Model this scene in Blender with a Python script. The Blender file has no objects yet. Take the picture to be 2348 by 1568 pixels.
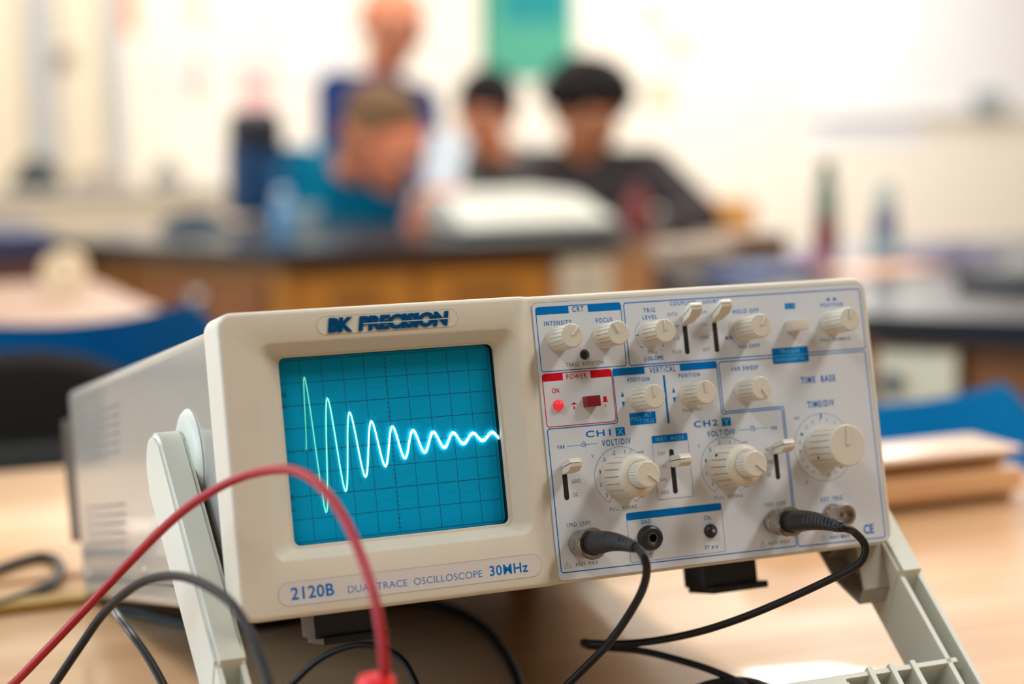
import bpy, bmesh, math, random
from mathutils import Vector, Matrix
random.seed(4)
PI = math.pi
SC = bpy.context.scene
COL = SC.collection

# ---------------------------------------------------------------- camera
RW = [Vector((0.917517, -0.397538, -0.011209)), Vector((-0.063139, -0.11778, -0.99103)), Vector((0.392652, 0.909995, -0.133165))]
CW = Vector((-0.2828, -0.77614, 1.07239))
FPX, CX, CY = 4350.0, 1174.0, 784.0
cd = bpy.data.cameras.new('camera'); cam = bpy.data.objects.new('camera', cd); COL.objects.link(cam)
cd.sensor_width = 36.0; cd.lens = FPX / 2348 * 36; cd.clip_start = .02; cd.clip_end = 60
r_, d_, f_ = RW
cam.matrix_world = Matrix(((r_.x, -d_.x, -f_.x, CW.x), (r_.y, -d_.y, -f_.y, CW.y), (r_.z, -d_.z, -f_.z, CW.z), (0, 0, 0, 1)))
cd.dof.use_dof = True; cd.dof.focus_distance = .866; cd.dof.aperture_fstop = 3.6
SC.camera = cam

# ---------------------------------------------------------------- world, lights, exposure
SC.view_settings.view_transform = 'Standard'; SC.view_settings.look = 'None'
SC.view_settings.exposure = 0.12; SC.view_settings.gamma = 1.0; SC.view_settings.use_curve_mapping = False
SC.cycles.use_denoising = True
SC.cycles.max_bounces = 8; SC.cycles.diffuse_bounces = 4; SC.cycles.glossy_bounces = 4
SC.cycles.sample_clamp_indirect = 6.0; SC.cycles.caustics_reflective = False; SC.cycles.caustics_refractive = False
wd = bpy.data.worlds.new('world'); SC.world = wd; wd.use_nodes = True
wd.node_tree.nodes['Background'].inputs[0].default_value = (.75, .87, 1.0, 1)
wd.node_tree.nodes['Background'].inputs[1].default_value = 1.0
CEIL = 2.85
LAMPS = [(x, y) for y in (-.75, 1.5, 3.75, 6.0) for x in (-1.3, 1.5, 4.3)]
LAMP_W, LAMP_D, LAMP_P = .50, 1.15, 46.0
LAMP_C = (1.0, .965, .91)
def area(name, loc, rot, sx, sy, power, color):
    l = bpy.data.lights.new(name, 'AREA'); l.shape = 'RECTANGLE'; l.size = sx; l.size_y = sy; l.energy = power; l.color = color
    o = bpy.data.objects.new(name, l); COL.objects.link(o); o.location = loc; o.rotation_euler = rot
    return o
LAMP_K = (.30, .66, .74, .50, .66, .80, .70, .80, 1.1, .78, .88, 1.45)
for (x, y), k in zip(LAMPS, LAMP_K): area('ceiling_light_glow', (x, y, CEIL - .03), (0, 0, 0), LAMP_W, LAMP_D, LAMP_P * k, LAMP_C)
area('window_daylight', (-2.93, .9, 1.55), (0, -PI / 2, 0), 1.15, 2.3, 75, (.50, .75, 1.0))
board = bpy.data.lights.new('board_glow_fill', 'SPOT'); board.energy = 60; board.color = (.72, .88, 1.0); board.spot_size = math.radians(11); board.spot_blend = .8; board.shadow_soft_size = .05  # added unseen spot without a fixture, makes the glow on the whiteboard
bo = bpy.data.objects.new('board_glow_fill', board); COL.objects.link(bo); bo.location = (4.3, 4.9, 2.6)
bo.rotation_euler = (Vector((5.05, 7.2, 1.40)) - bo.location).to_track_quat('-Z', 'Y').to_euler()

# ---------------------------------------------------------------- helpers
def ray(px, py): 
    a, b = (px - CX) / FPX, (py - CY) / FPX
    return RW[0] * a + RW[1] * b + RW[2]
def at(px, py, depth): return CW + ray(px, py) * depth
def on(px, py, z): 
    d = ray(px, py); return CW + d * ((z - CW.z) / d.z)
def ony(px, py, y):
    d = ray(px, py); return CW + d * ((y - CW.y) / d.y)

def lin(c): return tuple((v / 12.92 if v <= .04045 else ((v + .055) / 1.055) ** 2.4) for v in c)
def rgb(r, g, b): return lin((r / 255, g / 255, b / 255))
def mat(name, col, rough=.5, metal=0.0, spec=.5, var=.04, scale=40, bump=0.0, emit=None, estr=0, coat=0, trans=0, ior=1.45):
    m = bpy.data.materials.new(name); m.use_nodes = True
    nt = m.node_tree; b = nt.nodes['Principled BSDF']
    b.inputs['Roughness'].default_value = rough; b.inputs['Metallic'].default_value = metal
    b.inputs['Specular IOR Level'].default_value = spec; b.inputs['Coat Weight'].default_value = coat
    b.inputs['Transmission Weight'].default_value = trans; b.inputs['IOR'].default_value = ior
    tc = nt.nodes.new('ShaderNodeTexCoord')
    nz = nt.nodes.new('ShaderNodeTexNoise'); nz.inputs['Scale'].default_value = scale; nz.inputs['Detail'].default_value = 3
    nt.links.new(tc.outputs['Object'], nz.inputs['Vector'])
    mx = nt.nodes.new('ShaderNodeMix'); mx.data_type = 'RGBA'
    nt.links.new(nz.outputs['Fac'], mx.inputs[0])
    mx.inputs[6].default_value = (*[max(0, c * (1 - var)) for c in col], 1); mx.inputs[7].default_value = (*[min(1, c * (1 + var)) for c in col], 1)
    nt.links.new(mx.outputs[2], b.inputs['Base Color'])
    if bump:
        n2 = nt.nodes.new('ShaderNodeTexNoise'); n2.inputs['Scale'].default_value = scale * 14; nt.links.new(tc.outputs['Object'], n2.inputs['Vector'])
        bp = nt.nodes.new('ShaderNodeBump'); bp.inputs['Strength'].default_value = bump; bp.inputs['Distance'].default_value = .0004
        nt.links.new(n2.outputs['Fac'], bp.inputs['Height']); nt.links.new(bp.outputs['Normal'], b.inputs['Normal'])
    if emit: b.inputs['Emission Color'].default_value = (*emit, 1); b.inputs['Emission Strength'].default_value = estr
    return m
def wood(name, c1, c2, rough=.35, sx=1.5, sy=22, coat=.2, spec=.5):
    m = mat(name, c1, rough, spec=spec, coat=coat); nt = m.node_tree; b = nt.nodes['Principled BSDF']
    tc = nt.nodes.new('ShaderNodeTexCoord'); mp = nt.nodes.new('ShaderNodeMapping'); mp.inputs['Scale'].default_value = (sx, sy, sy)
    nt.links.new(tc.outputs['Object'], mp.inputs['Vector'])
    n = nt.nodes.new('ShaderNodeTexNoise'); n.inputs['Scale'].default_value = 1.0; n.inputs['Detail'].default_value = 6; n.inputs['Roughness'].default_value = .6; n.inputs['Distortion'].default_value = .6
    nt.links.new(mp.outputs['Vector'], n.inputs['Vector'])
    cr = nt.nodes.new('ShaderNodeValToRGB'); cr.color_ramp.elements[0].position = .32; cr.color_ramp.elements[1].position = .68
    cr.color_ramp.elements[0].color = (*c1, 1); cr.color_ramp.elements[1].color = (*c2, 1)
    nt.links.new(n.outputs['Fac'], cr.inputs['Fac']); nt.links.new(cr.outputs['Color'], b.inputs['Base Color'])
    return m

M = {}
M['bezel'] = mat('warm beige moulded plastic', (.655, .615, .52), .45, spec=.4, bump=.25, scale=60)
M['case'] = mat('light grey painted steel', (.29, .285, .26), .3, coat=.5, bump=.12, scale=60)
M['handle'] = mat('pale grey-green plastic', (.60, .62, .55), .38, bump=.1, scale=60)
M['plate'] = mat('silver white panel film', (.635, .675, .73), .38, spec=.45)
M['knob'] = mat('ivory knob plastic', (.64, .61, .525), .36)
M['black'] = mat('black plastic', (.012, .012, .013), .4)
M['rubber'] = mat('black rubber', (.018, .018, .019), .45)
M['slot'] = mat('slot black', (.006, .006, .008), .7)
M['blue'] = mat('print blue', rgb(0, 112, 192), .5, spec=.08)
M['grey'] = mat('print grey blue', rgb(98, 112, 132), .5, spec=.08)
M['red'] = mat('print red', rgb(200, 20, 40), .5, spec=.08)
M['cyan'] = mat('print pale blue', rgb(110, 195, 225), .5, spec=.08)
M['badge'] = mat('badge dark blue', rgb(0, 72, 122), .35, spec=.08)
M['label'] = mat('label silver grey', (.64, .62, .60), .45)
M['redplastic'] = mat('dark red button', (.19, .006, .012), .3)
M['led'] = mat('red lamp', (.8, .03, .05), .25, emit=(1, .03, .06), estr=.3)
M['screen'] = mat('teal phosphor glass', (.0, .36, .69), .45, spec=.10, var=.02, scale=20)
M['graticule'] = mat('graticule ink', rgb(4, 58, 82), .5)
M['mask'] = mat('screen mask black', (.004, .012, .016), .5)
M['nickel'] = mat('nickel plated metal', (.40, .35, .30), .16, metal=1)
M['brass'] = mat('dull metal', (.55, .48, .42), .32, metal=1)
M['cable'] = mat('black cable jacket', (.008, .007, .007), .42, spec=.3)
M['redwire'] = mat('red silicone wire', (.34, .004, .009), .34, spec=.4)
M['redplug'] = mat('red plug plastic', (.78, .02, .02), .3)
M['white'] = mat('white plastic', (.78, .78, .74), .4)
M['dot'] = mat('dark dirt', (.05, .03, .02), .6)

def trace_mat():
    m = bpy.data.materials.new('phosphor trace'); m.use_nodes = True; nt = m.node_tree
    for n in list(nt.nodes): nt.nodes.remove(n)
    o = nt.nodes.new('ShaderNodeOutputMaterial'); e = nt.nodes.new('ShaderNodeEmission')
    tc = nt.nodes.new('ShaderNodeTexCoord'); sp = nt.nodes.new('ShaderNodeSeparateXYZ'); mr = nt.nodes.new('ShaderNodeMapRange')
    mr.inputs['From Min'].default_value = -.040; mr.inputs['From Max'].default_value = .014
    cr = nt.nodes.new('ShaderNodeValToRGB')
    cr.color_ramp.elements[0].color = (.18, .92, .52, 1); cr.color_ramp.elements[1].color = (.62, 1.0, .93, 1)
    st = nt.nodes.new('ShaderNodeMapRange'); st.inputs['To Min'].default_value = .85; st.inputs['To Max'].default_value = 5.0
    nt.links.new(tc.outputs['Object'], sp.inputs[0]); nt.links.new(sp.outputs['X'], mr.inputs['Value'])
    nt.links.new(mr.outputs[0], cr.inputs['Fac']); nt.links.new(mr.outputs[0], st.inputs['Value'])
    nt.links.new(cr.outputs['Color'], e.inputs['Color']); nt.links.new(st.outputs[0], e.inputs['Strength']); nt.links.new(e.outputs[0], o.inputs[0])
    return m
M['trace'] = trace_mat()

def obj(name, bm, m, parent=None, sharp=35, smooth=True):
    me = bpy.data.meshes.new(name); bmesh.ops.recalc_face_normals(bm, faces=bm.faces) if smooth else None
    bm.to_mesh(me); bm.free()
    for x in (m if isinstance(m, (list, tuple)) else [m]): me.materials.append(x if not isinstance(x, str) else M[x])
    if smooth:
        me.polygons.foreach_set('use_smooth', [True] * len(me.polygons)); me.set_sharp_from_angle(angle=math.radians(sharp))
    o = bpy.data.objects.new(name, me); COL.objects.link(o); o.parent = parent
    return o
def empty(name, loc=(0, 0, 0), rot=(0, 0, 0)):
    o = bpy.data.objects.new(name, None); COL.objects.link(o); o.location = loc; o.rotation_euler = rot; o.empty_display_size = .05
    return o
def tag(o, label, cat, group=None, kind=None):
    o['label'] = label; o['category'] = cat
    if group: o['group'] = group
    if kind: o['kind'] = kind
    return o
def structure(o): o['kind'] = 'structure'; return o
def at_base(o):
    """origin of a one-mesh thing moved to the middle of its base"""
    vs = [v.co for v in o.data.vertices]
    c = Vector(((min(v.x for v in vs) + max(v.x for v in vs)) / 2, (min(v.y for v in vs) + max(v.y for v in vs)) / 2, min(v.z for v in vs)))
    o.data.transform(Matrix.Translation(-c)); o.location = c
    return o

def box(bm, x0, x1, y0, y1, z0, z1, bev=0, seg=2):
    r = bmesh.ops.create_cube(bm, size=1)
    bmesh.ops.scale(bm, vec=(x1 - x0, y1 - y0, z1 - z0), verts=r['verts'])
    bmesh.ops.translate(bm, vec=((x0 + x1) / 2, (y0 + y1) / 2, (z0 + z1) / 2), verts=r['verts'])
    if bev:
        es = list({e for v in r['verts'] for e in v.link_edges})
        bmesh.ops.bevel(bm, geom=es, offset=bev, segments=seg, affect='EDGES', profile=.6)
def loft(bm, loops, cap0=True, cap1=True):
    vs = [[bm.verts.new(p) for p in lp] for lp in loops]
    n = len(vs[0])
    for a, b in zip(vs, vs[1:]):
        for i in range(n): bm.faces.new((a[i], a[(i + 1) % n], b[(i + 1) % n], b[i]))
    if cap0: bm.faces.new(vs[0][::-1])
    if cap1: bm.faces.new(vs[-1])
    return vs
def frame_of(d):
    d = d.normalized(); a = Vector((0, 0, 1)) if abs(d.z) < .9 else Vector((1, 0, 0))
    u = d.cross(a).normalized(); return u, d.cross(u).normalized()
def spline(pts, n=8):
    P = [Vector(p) for p in pts]; P = [P[0] * 2 - P[1]] + P + [P[-1] * 2 - P[-2]]
    out = []
    for i in range(1, len(P) - 2):
        a, b, c, d = P[i - 1:i + 3]
        for k in range(n):
            t = k / n
            out.append(.5 * (2 * b + (c - a) * t + (2 * a - 5 * b + 4 * c - d) * t * t + (3 * b - a - 3 * c + d) * t ** 3))
    out.append(P[-2]); return out
def tube(bm, path, r, n=12):
    path = [Vector(p) for p in path]; loops = []; u = None
    for i, p in enumerate(path):
        d = (path[min(i + 1, len(path) - 1)] - path[max(i - 1, 0)])
        if d.length < 1e-9: d = Vector((0, 0, 1))
        d.normalize()
        if u is None: u, w = frame_of(d)
        u = (u - d * u.dot(d)).normalized(); w = d.cross(u)
        rr = r[i] if isinstance(r, (list, tuple)) else r
        loops.append([p + (u * math.cos(2 * PI * k / n) + w * math.sin(2 * PI * k / n)) * rr for k in range(n)])
    loft(bm, loops)
def lathe(bm, prof, origin, axis=(0, -1, 0), n=48, mod=None, cap=True):
    """prof: (distance along axis, radius)"""
    ax = Vector(axis).normalized()
    u = Vector((1, 0, 0)) if abs(ax.x) < .9 else Vector((0, 1, 0))
    u = (u - ax * u.dot(ax)).normalized(); w = ax.cross(u)
    loops = []
    for L, r in prof:
        loops.append([Vector(origin) + ax * L + (u * math.cos(2 * PI * k / n) + w * math.sin(2 * PI * k / n)) * (r + (mod(L, k / n) if mod else 0)) for k in range(n)])
    loft(bm, loops, cap, cap)
def rr_pts(x0, x1, z0, z1, r, n=6, xs=()):
    """rounded rectangle outline in (x, z), counter-clockwise from the lower left; xs adds points on the long sides"""
    out = []
    for cx, cz, a0 in ((x0 + r, z0 + r, PI), (x1 - r, z0 + r, 1.5 * PI), (x1 - r, z1 - r, 0), (x0 + r, z1 - r, .5 * PI)):
        if a0 == 0: pass
        out += [(cx + r * math.cos(a0 + k / n * PI / 2), cz + r * math.sin(a0 + k / n * PI / 2)) for k in range(n + 1)]
        if a0 == PI: out += [(x, z0) for x in xs]
        if a0 == 0: out += [(x, z1) for x in reversed(xs)]
    return out
def prism_y(bm, pts, y0, y1):
    loft(bm, [[(x, y0, z) for x, z in pts], [(x, y1, z) for x, z in pts]])
def prism_z(bm, pts, z0, z1):
    loft(bm, [[(x, y, z0) for x, y in pts], [(x, y, z1) for x, y in pts]])

# printing: flat marks in the x-z plane facing -y
class Print:
    def __init__(s, y): s.bm = bmesh.new(); s.y = y
    def poly(s, pts, mi=0, dy=0):
        f = s.bm.faces.new([s.bm.verts.new((x, s.y - dy, z)) for x, z in pts]); f.material_index = mi
        if f.normal.length == 0: f.normal_update()
        f.normal_update()
        if f.normal.y > 0: f.normal_flip()
    def line(s, pts, w, mi=0, closed=False, dy=0):
        P = [Vector((x, z)) for x, z in pts]; n = len(P); L = []
        for i in range(n):
            a = P[i - 1] if (i or closed) else P[i]; b = P[(i + 1) % n] if (i < n - 1 or closed) else P[i]
            t1 = (P[i] - a).normalized() if (P[i] - a).length > 1e-9 else None; t2 = (b - P[i]).normalized() if (b - P[i]).length > 1e-9 else None
            t1 = t1 or t2; t2 = t2 or t1
            nn = Vector((-(t1 + t2).y, (t1 + t2).x)); nn = nn.normalized() if nn.length > 1e-6 else Vector((-t1.y, t1.x))
            k = max(.35, nn.dot(Vector((-t1.y, t1.x)))); L.append((P[i] + nn * w / 2 / k, P[i] - nn * w / 2 / k))
        for i in range(n if closed else n - 1):
            a, b = L[i], L[(i + 1) % n]; s.poly([a[0], a[1], b[1], b[0]], mi, dy)
    def circle(s, x, z, r, w=None, mi=0, a0=0, a1=2 * PI, n=40, dy=0):
        full = abs(a1 - a0) > 6.28
        pts = [(x + r * math.cos(a0 + (a1 - a0) * k / n), z + r * math.sin(a0 + (a1 - a0) * k / n)) for k in range(n if full else n + 1)]
        s.line(pts, w, mi, full, dy) if w else s.poly(pts, mi, dy)
    def text(s, body, x0, x1, z, h, mi=0, bold=0.0, dy=0, rot=0, shear=0, space=1.0):
        vs, fs, w = glyphs(body, bold, shear, space)
        kx = (x1 - x0) / w if x1 is not None else h / .7; kz = h / .7
        c, sn = math.cos(rot), math.sin(rot)
        nv = [s.bm.verts.new((x0 + a * kx * c - b * kz * sn, s.y - dy, z + a * kx * sn + b * kz * c)) for a, b in vs]
        for f in fs:
            try: ff = s.bm.faces.new([nv[i] for i in f]); ff.material_index = mi
            except ValueError: pass
    def build(s, name, mats, parent): return obj(name, s.bm, mats, parent, smooth=False)
_G = {}
def glyphs(body, bold=0.0, shear=0.0, space=1.0):
    k = (body, bold, shear, space)
    if k in _G: return _G[k]
    c = bpy.data.curves.new('lettering', 'FONT'); c.body = body; c.size = 1; c.offset = bold; c.shear = shear; c.resolution_u = 3; c.space_character = space
    o = bpy.data.objects.new('lettering', c); COL.objects.link(o)
    dg = bpy.context.evaluated_depsgraph_get(); me = bpy.data.meshes.new_from_object(o.evaluated_get(dg))
    xs = [v.co.x for v in me.vertices]; x0 = min(xs)
    r = ([(v.co.x - x0, v.co.y) for v in me.vertices], [tuple(p.vertices) for p in me.polygons], max(xs) - x0)
    bpy.data.objects.remove(o); bpy.data.curves.remove(c); bpy.data.meshes.remove(me)
    _G[k] = r; return r

# ---------------------------------------------------------------- room shell
X0, X1, Y0, Y1 = -3.0, 8.0, -3.6, 7.2
M['wall'] = mat('cream painted wall', (.90, .85, .76), .7, var=.015, scale=3)
M['ceil'] = mat('white ceiling tile', (.66, .64, .60), .8, var=.02, scale=6)
M['floor'] = mat('beige vinyl floor', (.26, .20, .15), .35, var=.08, scale=3)
M['trim'] = mat('grey vinyl base', (.10, .10, .11), .5)
M['alu'] = mat('white window frame', (.75, .75, .74), .4)
M['glow'] = mat('lamp diffuser', (.9, .9, .86), .5, emit=(1, .93, .82), estr=3.2)
bm = bmesh.new(); box(bm, X0 - .1, X1 + .1, Y0 - .1, Y1 + .1, -.1, 0); structure(obj('floor', bm, 'floor'))
bm = bmesh.new(); box(bm, X0 - .1, X1 + .1, Y0 - .1, Y1 + .1, CEIL, CEIL + .1); structure(obj('ceiling', bm, 'ceil'))
bm = bmesh.new(); box(bm, X0 - .1, X1 + .1, Y1, Y1 + .1, 0, CEIL); structure(obj('wall_back', bm, 'wall'))
bm = bmesh.new(); box(bm, X0 - .1, X1 + .1, Y0 - .1, Y0, 0, CEIL); structure(obj('wall_front', bm, mat('taupe painted wall', (.30, .27, .24), .7, var=.015, scale=3)))
bm = bmesh.new(); box(bm, X1, X1 + .1, Y0, Y1, 0, CEIL); structure(obj('wall_right', bm, 'wall'))
bm = bmesh.new()
WY0, WY1, WZ0, WZ1 = -.35, 2.15, .92, 2.2
box(bm, X0 - .1, X0, Y0, WY0, 0, CEIL); box(bm, X0 - .1, X0, WY1, Y1, 0, CEIL); box(bm, X0 - .1, X0, WY0, WY1, 0, WZ0); box(bm, X0 - .1, X0, WY0, WY1, WZ1, CEIL)
structure(obj('wall_left', bm, 'wall'))
win = structure(empty('window_1', (X0 - .05, (WY0 + WY1) / 2, WZ0)))
hw, hh = (WY1 - WY0) / 2, WZ1 - WZ0
bm = bmesh.new()
for a, b, c, d in ((-hw, hw, 0, .05), (-hw, hw, hh - .05, hh), (-hw, -hw + .05, .05, hh - .05), (hw - .05, hw, .05, hh - .05), (-.025, .025, .05, hh - .05)):
    box(bm, -.03, .03, a, b, c, d)
obj('window_frame', bm, 'alu', win)
M['pane'] = mat('window glass', (1, 1, 1), .02, trans=1, var=0)
bm = bmesh.new(); box(bm, -.004, .004, -hw + .05, -.025, .05, hh - .05); box(bm, -.004, .004, .025, hw - .05, .05, hh - .05); obj('window_pane', bm, 'pane', win)
bm = bmesh.new(); box(bm, X0, X1, Y1 - .012, Y1, 0, .1); structure(obj('baseboard_back', bm, 'trim'))
for i, (x, y) in enumerate(LAMPS):
    e = empty('ceiling_light', (x, y, CEIL - .028)); 
    tag(e, 'ceiling light panel overhead, row %s, %s' % (('above the near table', 'above the wooden tables', 'above the island bench', 'along the back wall')[i // 3], ('window-side one', 'middle one', 'one away from the window')[i % 3]), 'ceiling light', 'ceiling light panels')
    bm = bmesh.new(); w, d = LAMP_W / 2 + .03, LAMP_D / 2 + .03
    for a, b, c, dd in ((-w, w, -d, -d + .03), (-w, w, d - .03, d), (-w, -w + .03, -d + .03, d - .03), (w - .03, w, -d + .03, d - .03)): box(bm, a, b, c, dd, -.006, .028)
    obj('lamp_frame', bm, 'alu', e)
    bm = bmesh.new(); box(bm, -w + .03, w - .03, -d + .03, d - .03, .004, .012); obj('diffuser', bm, 'glow', e)

# ---------------------------------------------------------------- oscilloscope (local millimetres; z up, y away from the viewer)
TH = math.radians(12.5); TZ = .76
scope = empty('oscilloscope', (0, 0, TZ + .366 * math.sin(TH)), (-TH, 0, 0))
tag(scope, 'beige benchtop oscilloscope with glowing teal screen, tilted up on its handle', 'oscilloscope')
SCM = Matrix.Translation(scope.location) @ Matrix.Rotation(-TH, 4, 'X')
def mm(bm):
    """millimetres about the graticule centre -> metres about the base"""
    bmesh.ops.translate(bm, vec=(0, 0, 77), verts=bm.verts); bmesh.ops.scale(bm, vec=(.001,) * 3, verts=bm.verts); return bm
def part(name, bm, m, parent=scope, **k): return obj(name, mm(bm), m, parent, **k)
def sw(x, y, z): return SCM @ Vector((x / 1000, y / 1000, (z + 77) / 1000))
def pprint(p, name, mats, parent):
    return part(name, p.bm, mats, parent, smooth=False)

BX0, BX1, BZ0, BZ1 = -79.4, 253.6, -71.5, 61.5
YF, YP = -14.0, -10.0
# case
bm = bmesh.new(); box(bm, -75, 250, 4, 386, -70, 58.5, 6.5, 4); case = part('case', bm, 'case')
bm = bmesh.new()
box(bm, -75.25, -74.6, 6, 380, -58.4, -57.8)
part('case_seam', bm, 'slot', case)
bm = bmesh.new()
for k in range(6):
    z = 38.9 - 4.95 * k; box(bm, -75.3, -74.5, 229.6 + 2.1 * k, 337 + 1.5 * k, z - .8, z + .8)
    z = -15.4 - 5.05 * k; box(bm, -75.3, -74.5, 234 + 2.1 * k, 357, z - .8, z + .8)
part('vent_slots', bm, mat('vent shadow grey', (.20, .19, .18), .7), case)
for y, z in ((368, -56.4), (199.4, -52)):
    bm = bmesh.new(); lathe(bm, [(0, 3.2), (.6, 3.0), (1.0, 2.0)], (-75, y, z), (-1, 0, 0), 20); part('case_screw', bm, M['brass'])
# rear cord posts
for x in (-75, 237):
    bm = bmesh.new(); box(bm, x, x + 13, 386, 418, -36, 42, 2); part('rear_cord_post', bm, 'black')
# bezel
SLX = [63, 64.5, 66, 67.5, 69, 70.5]
def yf(x): 
    t = min(1, max(0, (x - 63) / 7.5)); return YF + (YP + .5 - YF) * (t * t * (3 - 2 * t)) - .0
bm = bmesh.new()
def outl(ins, R=7): return rr_pts(BX0 + ins, BX1 - ins, BZ0 + ins, BZ1 - ins, max(R - ins, 1.0), 6, SLX)
RB = 2.3
loops = [[(x, 9, z) for x, z in outl(0)]]
for k in range(0, 6):
    a = k / 5 * PI / 2; ins = RB * (1 - math.cos(a)); dy = RB * (1 - math.sin(a))
    loops.append([(x, yf(x) + dy, z) for x, z in outl(ins)])
vs = loft(bm, loops, True, False); fl = vs[-1]
# front face pieces
pts = [v.co.copy() for v in fl]
bot = {x: v for v in fl for x in SLX if abs(v.co.x - x) < 1e-6 and v.co.z < 0}; top = {x: v for v in fl for x in SLX if abs(v.co.x - x) < 1e-6 and v.co.z > 0}
for a, b in zip(SLX, SLX[1:]): bm.faces.new((bot[a], bot[b], top[b], top[a]))
bm.faces.new([v for v in fl if v.co.x >= 70.5 - 1e-6])
left = [v for v in fl if v.co.x <= 63 + 1e-6]
# order: walk the loop starting at top[63]
i0 = fl.index(top[63]); seq = []
for k in range(len(fl)):
    v = fl[(i0 + k) % len(fl)]
    seq.append(v)
    if v is bot[63]: break
es = []
for a, b in zip(seq, seq[1:] + seq[:1]):
    e = bm.edges.get((a, b)) or bm.edges.new((a, b)); es.append(e)
crt = [((-63.5, 60, -47.6, 47.6), 6.5, YF), ((-62.6, 59.1, -46.7, 46.7), 6, YF + .5), ((-53.2, 53.2, -43.3, 42.9), 4, YF + 7.4), ((-52.6, 52.6, -42.7, 42.3), 3.6, YF + 8.0), ((-51.2, 51.5, -41.5, 41.4), 3, YF + 8.2), ((-51.0, 51.3, -41.3, 41.2), 3, YF + 8.6), ((-51.0, 51.3, -41.3, 41.2), 3, YF + 10.5)]
cl = [[bm.verts.new((x, y, z)) for x, z in rr_pts(*b, r, 6)] for b, r, y in crt]
for a, b in zip(cl, cl[1:]):
    for i in range(len(a)): bm.faces.new((a[i], a[(i + 1) % len(a)], b[(i + 1) % len(a)], b[i]))
for a, b in zip(cl[0], cl[0][1:] + cl[0][:1]): es.append(bm.edges.get((a, b)))
bmesh.ops.triangle_fill(bm, use_beauty=True, use_dissolve=False, edges=es)
bezel = part('front_bezel', bm, 'bezel', sharp=28)
# screen
bm = bmesh.new()
lp = [[(x, y, z) for x, z in rr_pts(-51 + i, 51.3 - i, -41.3 + i, 41.2 - i, 3, 6)] for y, i in ((-3.6, -.2), (-.2, -.2), (-.2, .1))]
loft(bm, lp, False, False); part('screen_mask', bm, 'mask')
bm = bmesh.new(); prism_y(bm, rr_pts(-51.6, 51.9, -41.9, 41.8, 3), 0, 4); screen = part('screen', bm, 'screen')
p = Print(-.06)
for i in range(-5, 6):
    p.line([(i * 10, -40), (i * 10, 40)], .17)
for j in range(-4, 5):
    p.line([(-50, j * 10), (50, j * 10)], .17, dy=.01)
for j in range(-20, 21):
    if j % 5: p.line([(-.8, j * 2), (.8, j * 2)], .16)
for i in range(-25, 26):
    if i % 5:
        p.line([(i * 2, -.8), (i * 2, .8)], .16)
        for z in (-20, 20): p.line([(i * 2, z - .45), (i * 2, z + .45)], .16)
        for z in (-25, 25): p.circle(i * 2, z, .17, n=8)
p.text('100', -50.9, -47.1, 24.1, 2.2); p.text('90', -51.0, -48.1, 19.2, 2.2); p.text('10', -50.3, -48.0, -21.1, 2.2); p.text('%', -50.4, -48.2, -26.2, 2.2)
pprint(p, 'graticule', ['graticule'], screen)
# trace: damped oscillation through its turning points (mm on the graticule)
ext = [(-40.7, .2), (-38.6, 32.4), (-34.0, -28.1), (-28.8, 22.3), (-24.2, -19.6), (-19.1, 15.2), (-14.4, -14.1), (-9.3, 10.4), (-4.6, -10.2), (.4, 7.2), (5.0, -7.4), (10.0, 4.7), (14.7, -5.6), (19.7, 3.1), (24.4, -4.3), (29.3, 2.0), (33.8, -3.3), (39.0, 1.0), (43.4, -2.7), (48.5, .7), (52.0, -2.2)]
tp = []
for (xa, za), (xb, zb) in zip(ext, ext[1:]):
    for k in range(14):
        t = k / 14; s = (1 - math.cos(PI * t)) / 2
        tp.append((xa + (xb - xa) * t, za + (zb - za) * s))
p = Print(-1.2)
for q in range(0, len(tp) - 1):
    pass
w = [.50 + .66 * min(1, (x + 41) / 60) for x, z in tp]
L = []
for i, (x, z) in enumerate(tp):
    a = Vector(tp[max(i - 1, 0)]); b = Vector(tp[min(i + 1, len(tp) - 1)]); d = (b - a).normalized(); nn = Vector((-d.y, d.x))
    ww = w[i] * (.8 + .5 * (1 - min(1, abs(d.y)) ** 2)); L.append((Vector((x, z)) + nn * ww / 2, Vector((x, z)) - nn * ww / 2))
for a, b in zip(L, L[1:]): p.poly([a[0], a[1], b[1], b[0]])
pprint(p, 'waveform_trace', [M['trace']], screen)
# brand badge
bm = bmesh.new(); prism_y(bm, rr_pts(-34.6, 31.8, 49.4, 57.4, 3.9, 10), YF - .12, YF + .5); badge = part('badge_plate', bm, 'bezel')
p = Print(YF - .125); p.line(rr_pts(-34.6, 31.8, 49.4, 57.4, 3.9, 10), .16, 0, True); pprint(p, 'badge_outline', [mat('badge groove', (.33, .30, .25), .6)], badge)
bm = bmesh.new()
def raised(bm, body, x0, x1, z0, h, bold, shear, y0, y1, space=1.0):
    vs, fs, wd_ = glyphs(body, bold, shear, space); kx = (x1 - x0) / wd_; zs = [b for a, b in vs]; kz = h / .7
    f_, b_ = [], []
    for a, b in vs: f_.append(bm.verts.new((x0 + a * kx, y1, z0 + b * kz))); b_.append(bm.verts.new((x0 + a * kx, y0, z0 + b * kz)))
    cnt = {}
    for f in fs:
        try: bm.faces.new([f_[i] for i in f])
        except ValueError: continue
        for i, j in zip(f, f[1:] + f[:1]): cnt[(i, j)] = cnt.get((i, j), 0) + 1
    for (i, j) in list(cnt):
        if (j, i) not in cnt: 
            try: bm.faces.new((f_[j], f_[i], b_[i], b_[j]))
            except ValueError: pass
raised(bm, 'BK', -30.0, -18.2, 50.6, 5.7, .055, .16, YF - .1, YF - .75, .97)
raised(bm, 'PRECISION', -15.8, 27.4, 50.6, 5.7, .055, .16, YF - .1, YF - .75, .95)
brand = part('brand_lettering', bm, 'badge', badge, smooth=False)
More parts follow.
